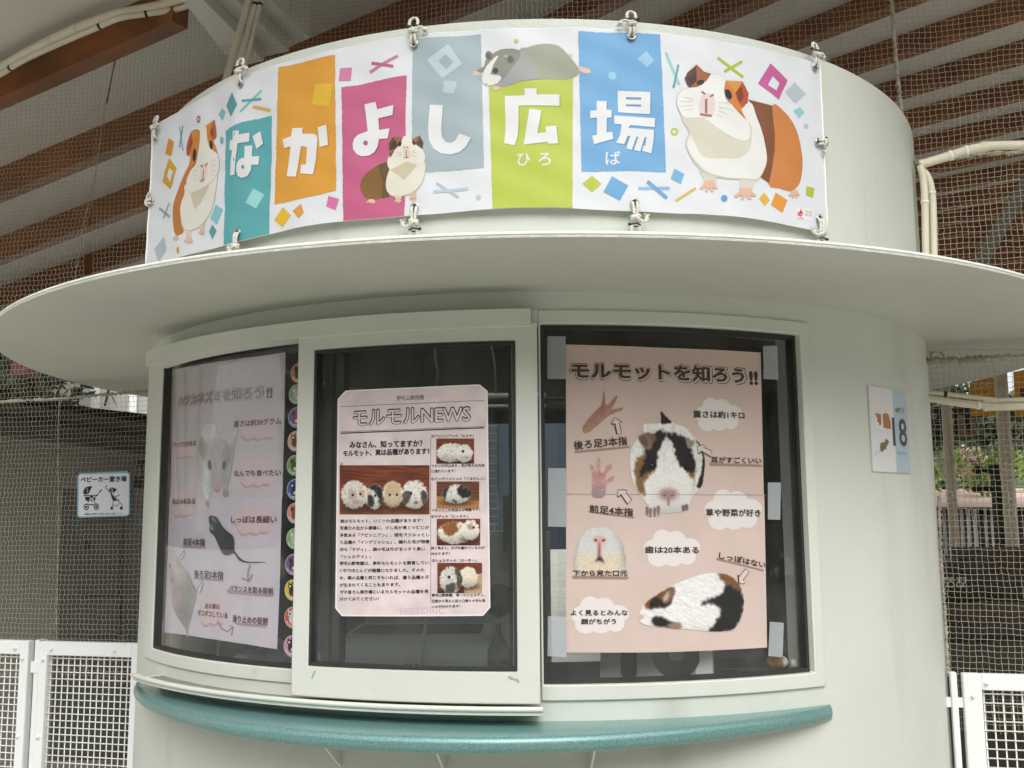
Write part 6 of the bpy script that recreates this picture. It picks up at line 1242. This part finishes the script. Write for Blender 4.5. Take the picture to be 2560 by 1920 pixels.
for k_ in range(-1, 5):
    c = -.2858 + .6847 * k_; s = scut(eL, dL, c)
    if k_ == 0:   # this one ends short, before the white haunch
        dx, dy, dz = rays(480, 55); q = Vector((float(dx), float(dy), float(dz))); B_ = Vector((0, 0, EYE)); tt_ = (P0 + Vector((0, 0, -.12)) - B_).dot(nL) / q.dot(nL); s = (B_ + q * tt_ - P0).dot(dL)
    rb_(eL, dL, c, c + .0809, (s, s), (8.9, 8.9), -.125, -.0005, 'beam', 'beam')
for k_ in range(-8, 14):
    c = 1.9191 + .4224 * k_; s = min(scut(eR, dR, c), 8)
    f_ = front(eR, dR, c, 1.75)
    if abs(s) < 9 and f_ < s - .1: rb_(eR, dR, c, c + .0746, (s, s), (f_, f_), -.0795, -.0005, 'beam', 'beam')
# white stepped haunch under the left slope
for (q, zb) in ((((774, 95), (684, 8), (600, 0), (722, 118)), EYE + 1.66), (((722, 128), (600, 8), (520, 0), (660, 142)), EYE + 1.62), (((660, 152), (520, 12), (462, 8), (590, 168)), EYE + 1.58)):
    P = [at_z(x, y, zb) for x, y in q]; far = (P[1] - P[0]); P[1] = P[1] + far * 1.2; P[2] = P[2] + (P[2] - P[3]) * 1.2; w = MB(); w.prism(P, (0, 0, .30)); w.build('haunch', M['ceiling'], roof)
def on_roof(px, py, drop):
    dx, dy, dz = rays(px, py); q = Vector((float(dx), float(dy), float(dz))); B_ = Vector((0, 0, EYE)); return B_ + q * ((P0 + Vector((0, 0, -drop)) - B_).dot(nL) / q.dot(nL))
pipe([on_roof(x, y, .06) for x, y in ((-420, 390), (-150, 245), (0, 168), (70, 128), (150, 88), (240, 50), (300, 32), (400, 12), (520, -25), (700, -90))], .0135, 'beige conduit along the upper side of the left beam, thicker one', False, (.22, .42, .5), 'conduit')
pipe([on_roof(x, y, .08) for x, y in ((-420, 410), (-150, 268), (0, 186), (60, 150), (150, 108), (240, 70), (300, 45), (370, 34), (450, 20), (560, -22), (700, -70))], .010, 'beige conduit along the upper side of the left beam, thinner lower one', False, (.24, .52, .7), 'black')
w = MB(); a, b = on_roof(288, 150, .13), at_y(267, 258, 3.0); w.tube([a, b], .0016, 5); tag(w.build('hanger_wire', M['black'], None, True), 'short dark wire hanging below the left brown beam', 'wire')
# pale sloping brace at the right
w = MB(); w.bar(at_y(2790, 62, 4.6), at_y(1900, 1620, 4.6), .055, .05, (0, 1, 0)); tag(w.build('brace', M['greywall']), 'pale steel brace slanting behind the right net', 'brace')

# ------------------------------------------------------------------ behind the left nets
def ybox(px0, py0, px1, py1, Y, dep, name, mt, parent=None):
    a, b = at_y(px0, py0, Y), at_y(px1, py1, Y); w = MB(); w.box(min(a.x, b.x), max(a.x, b.x), Y, Y + dep, max(min(a.z, b.z), 0), max(a.z, b.z)); return w.build(name, M[mt], parent)
wl = thing('shed', 'grey shed wall with ledges behind the lower left net', 'shed', tuple(at_y(100, 1300, 5.2)))
a, b = at_y(-900, 1040, 5.2), at_y(430, 1040, 5.2); w = MB(); w.box(a.x, b.x, 5.2, 5.4, 0, a.z - .02); w.build('wall', M['greywall'], wl)
for (y0, y1, Y, th_, dp, mt) in ((1015, 1062, 5.02, .07, .20, 'darktimber'), (1030, 1092, 4.9, .09, .26, 'darkgrey'), (1068, 1122, 5.0, .04, .18, 'darkgrey'), (1100, 1150, 5.1, .03, .09, 'greywall')):
    w = MB(); w.bar(at_y(-500, y0 - (y1 - y0) * 1.2, Y), at_y(420, y1, Y), dp, th_); w.build('ledge', M[mt], wl)
w = MB(); w.tube([at_y(-500, 980, 4.75), at_y(0, 1040, 4.75), at_y(400, 1092, 4.75)], .012, 8); w.build('gutter_pipe', M['black'], wl, True)
ca = thing('locker', 'dark grey steel locker behind the stroller sign', 'locker', tuple(at_y(225, 1600, 4.6))); ybox(158, 1222, 306, 1900, 4.6, .4, 'body', 'darkgrey', ca); ybox(200, 1300, 296, 1486, 4.588, .010, 'door', 'darkgrey', ca); ybox(200, 1492, 296, 1590, 4.588, .010, 'door', 'darkgrey', ca); ybox(212, 1352, 218, 1374, 4.575, .012, 'handle', 'black', ca)
t = thing('switch_box', 'small grey electric boxes on the shed wall right of the stroller sign', 'box', tuple(at_y(348, 1185, 5.1))); ybox(346, 1148, 372, 1166, 5.1, .08, 'upper_box', 'darkgrey', t); ybox(334, 1192, 350, 1218, 5.1, .08, 'lower_box', 'darkgrey', t); w = MB(); w.tube([at_y(357, 1166, 5.12), at_y(358, 1190, 5.12), at_y(349, 1205, 5.12)], .006, 6); w.build('cable', M['black'], t)
sc = thing('screen', 'bright white screen panels with dark cords behind the left rope', 'screen', tuple(at_y(170, 1010, 11.5)))
m = bpy.data.materials.new('translucent_sheet'); m.use_nodes = True; n = m.node_tree.nodes; bs = n['Principled BSDF']; bs.inputs['Base Color'].default_value = (*lin('d9d9d4'), 1); tl = n.new('ShaderNodeBsdfTranslucent'); tl.inputs[0].default_value = (*lin('d9d9d4'), 1); mx = n.new('ShaderNodeMixShader'); mx.inputs[0].default_value = .6; m.node_tree.links.new(bs.outputs[0], mx.inputs[1]); m.node_tree.links.new(tl.outputs[0], mx.inputs[2]); m.node_tree.links.new(mx.outputs[0], n['Material Output'].inputs[0]); M['translucent'] = m
a, b = at_y(86, 900, 11.5), at_y(400, 1080, 11.5); w = MB(); w.box(a.x, b.x, 11.5, 11.53, b.z, a.z + .3); w.build('panel', M['translucent'], sc); ybox(234, 860, 243, 1060, 11.42, .03, 'mullion', 'white', sc); ybox(329, 860, 338, 1060, 11.42, .03, 'mullion', 'white', sc)
for x0, y0, x1, y1 in ((158, 940, 137, 1005), (206, 955, 193, 1012), (274, 965, 262, 1015)): w = MB(); w.tube([at_y(x0 + (x0 - x1) * .6, y0 - (y1 - y0) * .6, 11.38), at_y(x1, y1, 11.38)], .014, 6); w.build('cord', M['black'], sc)
def leaves(name, label, cat, c, rx, ry, rz_, n, size, mt, seed, trunk=True, group=None, kind=None):
    r = random.Random(seed); c = Vector(c); t = thing(name, label, cat, (c.x, c.y, max(c.z - rz_, 0)), group)
    w = MB(); cl = [(Vector((r.gauss(0, .42), r.gauss(0, .42), r.gauss(0, .42)))) for _ in range(max(6, n // 60))]
    for _ in range(n):
        q = r.choice(cl); d = Vector((q.x + r.gauss(0, .17), q.y + r.gauss(0, .17), q.z + r.gauss(0, .17))); p = c + Vector((d.x * rx, d.y * ry, d.z * rz_))
        if p.z < .02: continue
        nn = Vector((r.gauss(0, 1), r.gauss(0, 1), r.gauss(0, 1) + .6)).normalized(); x = nn.orthogonal().normalized(); y = nn.cross(x); s_ = size * r.uniform(.6, 1.3); k2 = len(w.V)
        w.V += [p - x * s_, p + y * s_ * .45 + nn * s_ * .1, p + x * s_, p - y * s_ * .45 + nn * s_ * .1]; w.F.append((k2, k2 + 1, k2 + 2, k2 + 3))
    w.build('foliage', M[mt], t)
    if trunk:
        w = MB(); zb = 0; w.tube([(c.x, c.y, zb), (c.x + rx * .05, c.y, (c.z - rz_ * .6 + zb) / 2), (c.x, c.y, c.z)], [rx * .09, rx * .07, rx * .03], 7)
        for i in range(5): a = i * 1.3; w.tube([(c.x, c.y, c.z - rz_ * .3), (c.x + rx * .5 * math.cos(a), c.y + ry * .5 * math.sin(a), c.z + rz_ * .3 * math.sin(i))], [rx * .035, rx * .012], 5)
        w.build('trunk', M['bark'], t, True)
    return t
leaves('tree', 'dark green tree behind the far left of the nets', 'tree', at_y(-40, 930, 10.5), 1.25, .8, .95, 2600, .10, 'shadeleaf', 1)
ybox(28, 905, 66, 935, 9.4, .3, 'sign_board', 'timber'); tag(bpy.data.objects[-1] if False else [o for o in COL.objects if o.name.startswith('sign_board')][0], 'dark red brown board in front of the dark green tree at the left', 'board'); [o for o in COL.objects if o.name.startswith('sign_board')][0].data.materials[0] = mat('dark_red_paint', lin('4a1d16'), .6, var=.15)

# ------------------------------------------------------------------ behind the right nets
def slope(name, q, mt, sub=14, bump_=0.0):
    a, b, c, d = q; V = []; Fc = []
    for j in range(sub + 1):
        for i in range(sub + 1):
            s, t_ = i / sub, j / sub; p = (a * (1 - s) + b * s) * (1 - t_) + (d * (1 - s) + c * s) * t_; V.append(p + Vector((0, 0, bump_ * (vnoise(np.array([i * .8]), np.array([j * .8]))[0] - .5))))
    for j in range(sub):
        for i in range(sub): q_ = j * (sub + 1) + i; Fc.append((q_, q_ + 1, q_ + sub + 2, q_ + sub + 1))
    return tag(mesh_obj(name, V, Fc, M[mt], None, True), kind='structure')
g0, g1 = at_y(1800, 1268, 9.5), at_y(3600, 1268, 9.5); h0, h1 = at_y(1800, 1218, 12.5), at_y(3600, 1226, 12.5); s0, s1 = at_y(1800, 1192, 13.6), at_y(3600, 1200, 13.6); e0, e1 = at_y(1800, 1000, 24), at_y(3600, 1000, 24)
slope('slope', [Vector((g0.x, 6.7, .01)), Vector((g1.x, 6.7, .01)), g1, g0], 'soil'); slope('path', [g0, g1, h1, h0], 'pinkpath'); slope('grass_verge', [h0, h1, s1, s0], 'grass', 14, .05); slope('hill', [s0, s1, e1, e0], 'soil', 20, .5)
leaves('sapling', 'bright yellow green sapling beyond the right net', 'sapling', at_y(2450, 1150, 11.0), .36, .3, .40, 420, .045, 'leaf', 3)
leaves('bush', 'pink flowering bush left of the bright sapling', 'bush', at_y(2402, 1160, 11.6), .34, .25, .30, 420, .04, 'pinkleaf', 4, False)
leaves('bush', 'light green bush right beside the kiosk edge beyond the net', 'bush', at_y(2345, 1175, 11.4), .32, .25, .32, 420, .045, 'leaf', 5, False)
leaves('bush', 'low clipped mid green bush on the grass verge under the sapling', 'bush', at_y(2440, 1195, 12.2), .5, .3, .22, 500, .05, 'darkleaf', 6, False)
leaves('bush', 'light green bush between the right hand posts beyond the net', 'bush', at_y(2550, 1170, 11.8), .4, .25, .30, 420, .045, 'leaf', 7, False)
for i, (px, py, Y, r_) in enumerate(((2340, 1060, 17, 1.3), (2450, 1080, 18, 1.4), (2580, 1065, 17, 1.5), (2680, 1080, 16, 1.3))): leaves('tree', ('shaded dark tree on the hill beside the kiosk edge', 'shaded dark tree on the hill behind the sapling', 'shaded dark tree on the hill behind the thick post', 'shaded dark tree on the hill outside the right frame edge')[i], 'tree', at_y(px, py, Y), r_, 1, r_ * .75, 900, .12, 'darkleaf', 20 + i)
for px, Y, r_, lab in ((2377, 6.0, .028, 'thinner beige post beyond the right net next to the kiosk'), (2520, 5.6, .035, 'thicker beige post beyond the right net near the frame edge')):
    p = at_y(px, 1200, Y); w = MB(); w.tube([(p.x, Y, 0), (p.x, Y, at_y(px, 925, Y).z)], r_, 20); tag(w.build('post', M['post'], None, True), lab, 'post')
def flag(label, q, Y, mt):
    P = [at_y(x, y, Y) for x, y in q]; w = MB(); w.prism(P, (0, .006, 0)); t = thing('hanging_banner', label, 'banner', tuple(P[0])); w.build('cloth', M[mt], t); return t
t = flag('yellow cloth banner with the word ZOO hanging beyond the right net', [(2424, 956), (2500, 936), (2504, 1037), (2430, 1041)], 7.0, 'yellow'); A = Art(Pln((0, 6.996, 0), (1, 0, 0)), .85); A.fat('ZOO', (2433, 974), (2482, 969), 17, 'd9b98a', 1, idc, .05); A.build('lettering', M['print'], t)
t = flag('yellow cloth banner right of the thick post, cut by the frame edge', [(2534, 930), (2640, 905), (2640, 1036), (2540, 1040)], 6.9, 'yellow'); A = Art(Pln((0, 6.896, 0), (1, 0, 0)), .8); A.ell(2556, 982, 8, 10, '7a3a2a', 1); A.ell(2550, 973, 3, 3, '7a3a2a', 1); A.ell(2562, 973, 3, 3, '7a3a2a', 1); A.build('animal_picture', M['print'], t)
t = flag('black banner with white lettering beside the kiosk edge beyond the net', [(2331, 1017), (2357, 1015), (2360, 1096), (2336, 1098)], 7.2, 'blackcloth'); A = Art(Pln((0, 7.196, 0), (1, 0, 0)), .8); A.ell(2336, 1040, 6, 6.5, 'b9b6ac', 1, hole=.45)
for y in (1054, 1063, 1072): A.stroke([(2338, y), (2356, y - .6)], 2.2, '8f8d85', 1)
A.build('lettering', M['print'], t)
t = flag('black banner with a picture of an owl and a small animal beyond the right net', [(2384, 1016), (2428, 1013), (2442, 1096), (2388, 1099)], 7.3, 'blackcloth'); A = Art(Pln((0, 7.296, 0), (1, 0, 0)), .7)
A.ell(2402, 1049, 10, 12, 'a9a296', 1); A.poly([(2392, 1050), (2412, 1050), (2420, 1085), (2396, 1086)], '8f897e', 1.5); A.ell(2398, 1047, 2, 2.5, '1f1c1a', 2); A.ell(2406, 1047, 2, 2.5, '1f1c1a', 2); A.ell(2431, 1053, 8, 7, 'a39a8a', 1); A.poly([(2426, 1056), (2436, 1056), (2440, 1080), (2424, 1078)], '958c7c', 1.5); A.ell(2428, 1052, 1.5, 2, '1f1c1a', 2); A.ell(2434, 1052, 1.5, 2, '1f1c1a', 2); A.poly([(2388, 1086), (2441, 1078), (2442, 1094), (2390, 1097)], '8a7c68', 2); A.build('animal_picture', M['print'], t)
P = [at_y(2240, 860, 5.0), at_y(2800, 860, 5.0), at_y(2800, 860, 5.0), at_y(2566, 916, 5.0), at_y(2318, 976, 5.0), at_y(2240, 994, 5.0)]; w = MB(); w.prism([P[0], P[1], P[3], P[4], P[5]], (0, .05, 0)); tag(w.build('fascia_board', M['ceiling']), 'pale sloping fascia board under the right side of the canopy, behind the net', 'board')
pf = thing('picket_fence', 'dark picket fence with light slats beyond the right net', 'fence', tuple(at_y(2450, 1500, 6.4))); a = at_y(2250, 1272, 6.4); b = at_y(2800, 1272, 6.4)
w = MB(); w.box(a.x, b.x, 6.40, 6.44, a.z - .05, a.z); w.build('rail', M['darktimber'], pf); zb = at_y(2400, 1395, 6.4).z; w = MB(); w.box(a.x, b.x, 6.40, 6.44, zb - .05, zb); w.build('rail', M['darktimber'], pf)
for px, wd, mt, bot in ((2352, 8, 'darktimber', 1400), (2362, 7, 'white', 1390), (2376, 6, 'darktimber', 1400), (2392, 7, 'darktimber', 1400), (2404, 9, 'white', 1385), (2420, 10, 'white', 1388), (2436, 11, 'white', 1388), (2452, 8, 'darktimber', 1400), (2463, 7, 'white', 1368), (2480, 6, 'white', 1366), (2496, 14, 'darktimber', 1420), (2521, 12, 'white', 1364), (2545, 10, 'darktimber', 1400), (2566, 10, 'greywall', 1390)):
    u0, u1 = at_y(px, 1300, 6.38), at_y(px + wd, bot, 6.38); w = MB(); w.box(u0.x, u1.x, 6.37, 6.3995, u1.z, a.z - .006); w.build('slat', M[mt], pf)
sp_ = thing('direction_post', 'dark wooden post with two crosswise knobbed arms beyond the right net', 'post', tuple(at_y(2494, 1300, 6.0))); p = at_y(2494, 1162, 6.0); w = MB(); w.box(p.x - .026, p.x + .026, 6.0, 6.05, .0, p.z); w.build('pole', M['darktimber'], sp_)
for py in (1175, 1222):
    q = at_y(2444, py, 6.0), at_y(2522, py - 2, 6.0); w = MB(); w.tube([q[0], q[1]], .012, 8); w.ball(q[0], (.032, .02, .024), 10, 8); w.ball(at_y(2474, py, 6.0), (.034, .03, .02), 10, 8); w.ball(q[1], (.03, .02, .024), 10, 8); w.build('arm', M['darktimber'], sp_, True)
pl = thing('planter', 'brown timber planter box beyond the right net', 'planter', tuple(at_y(2540, 1480, 5.0))); a, b = at_y(2466, 1372, 5.0), at_y(2800, 1470, 5.0)
for i in range(3): z0 = b.z + (a.z - b.z) * i / 3; w = MB(); w.box(a.x, b.x, 5.0, 5.4, z0 + .003, z0 + (a.z - b.z) / 3 - .001); w.build('plank', M['timber'], pl)
w = MB(); w.box(a.x + .02, b.x, 5.03, 5.38, 0, b.z + .0); w.build('base', M['darktimber'], pl)
ybox(2270, 1400, 2462, 1470, 5.6, .25, 'retaining_wall', 'greywall'); tag([o for o in COL.objects if o.name.startswith('retaining_wall')][0], 'low grey concrete wall left of the timber planter', 'wall')
for i, (x0, y0, x1, y1, Y, r_, mt, lab) in enumerate(((2290, 1500, 2620, 1478, 4.6, .06, 'darktimber', 'dark log topmost in the pile behind the right net'), (2290, 1552, 2640, 1540, 4.3, .055, 'timber', 'brown log in the middle of the pile behind the right net'), (2290, 1600, 2640, 1582, 4.1, .05, 'darktimber', 'dark log lowest in the pile behind the right net'))):
    w = MB(); a, b = at_y(x0, y0, Y), at_y(x1, y1, Y); w.tube([a, (a + b) / 2 + Vector((0, .02, .01)), b], [r_, r_ * 1.1, r_ * .9], 12); tag(w.build('log', M[mt], None, True), lab, 'log', 'logs behind the right net')
w = MB(); a, b = at_y(2200, 1515, 4.0), at_y(2900, 1515, 4.0); w.box(a.x, b.x, 4.0, 5.0, 0, at_y(2400, 1610, 4.0).z); tag(w.build('raised_bed', M['soil']), 'dark raised earth bed under the logs behind the right gate', 'earth bed')

# ------------------------------------------------------------------ unseen trees facing the kiosk, added to darken its window reflections
r_ = np.random.RandomState(12); n = 12000
X = r_.uniform(-26, 26, n); Y = -13 - r_.rand(n) * 5 - .012 * X ** 2 * -1; top = 7.2 + 2.0 * (vnoise(X * .35 + 50, X * 0) - .3) ; Z = np.clip(r_.rand(n) ** .7, 0, 1) * top
nn = r_.normal(size=(n, 3)); nn /= np.linalg.norm(nn, axis=1)[:, None]; tx = np.cross(nn, r_.normal(size=(n, 3))); tx /= np.linalg.norm(tx, axis=1)[:, None]; ty = np.cross(nn, tx); sz = (.22 + .22 * r_.rand(n) + np.where(np.arange(n) % 3 == 0, .7, 0))[:, None]
Pq = np.stack([X, Y, Z], 1); VV = np.stack([Pq - tx * sz, Pq + ty * sz * .6, Pq + tx * sz, Pq - ty * sz * .6], 1).reshape(-1, 3)
tag(mesh_obj('unseen_woodland', VV, [(4 * i, 4 * i + 1, 4 * i + 2, 4 * i + 3) for i in range(n)], M['darkleaf']), kind='stuff')
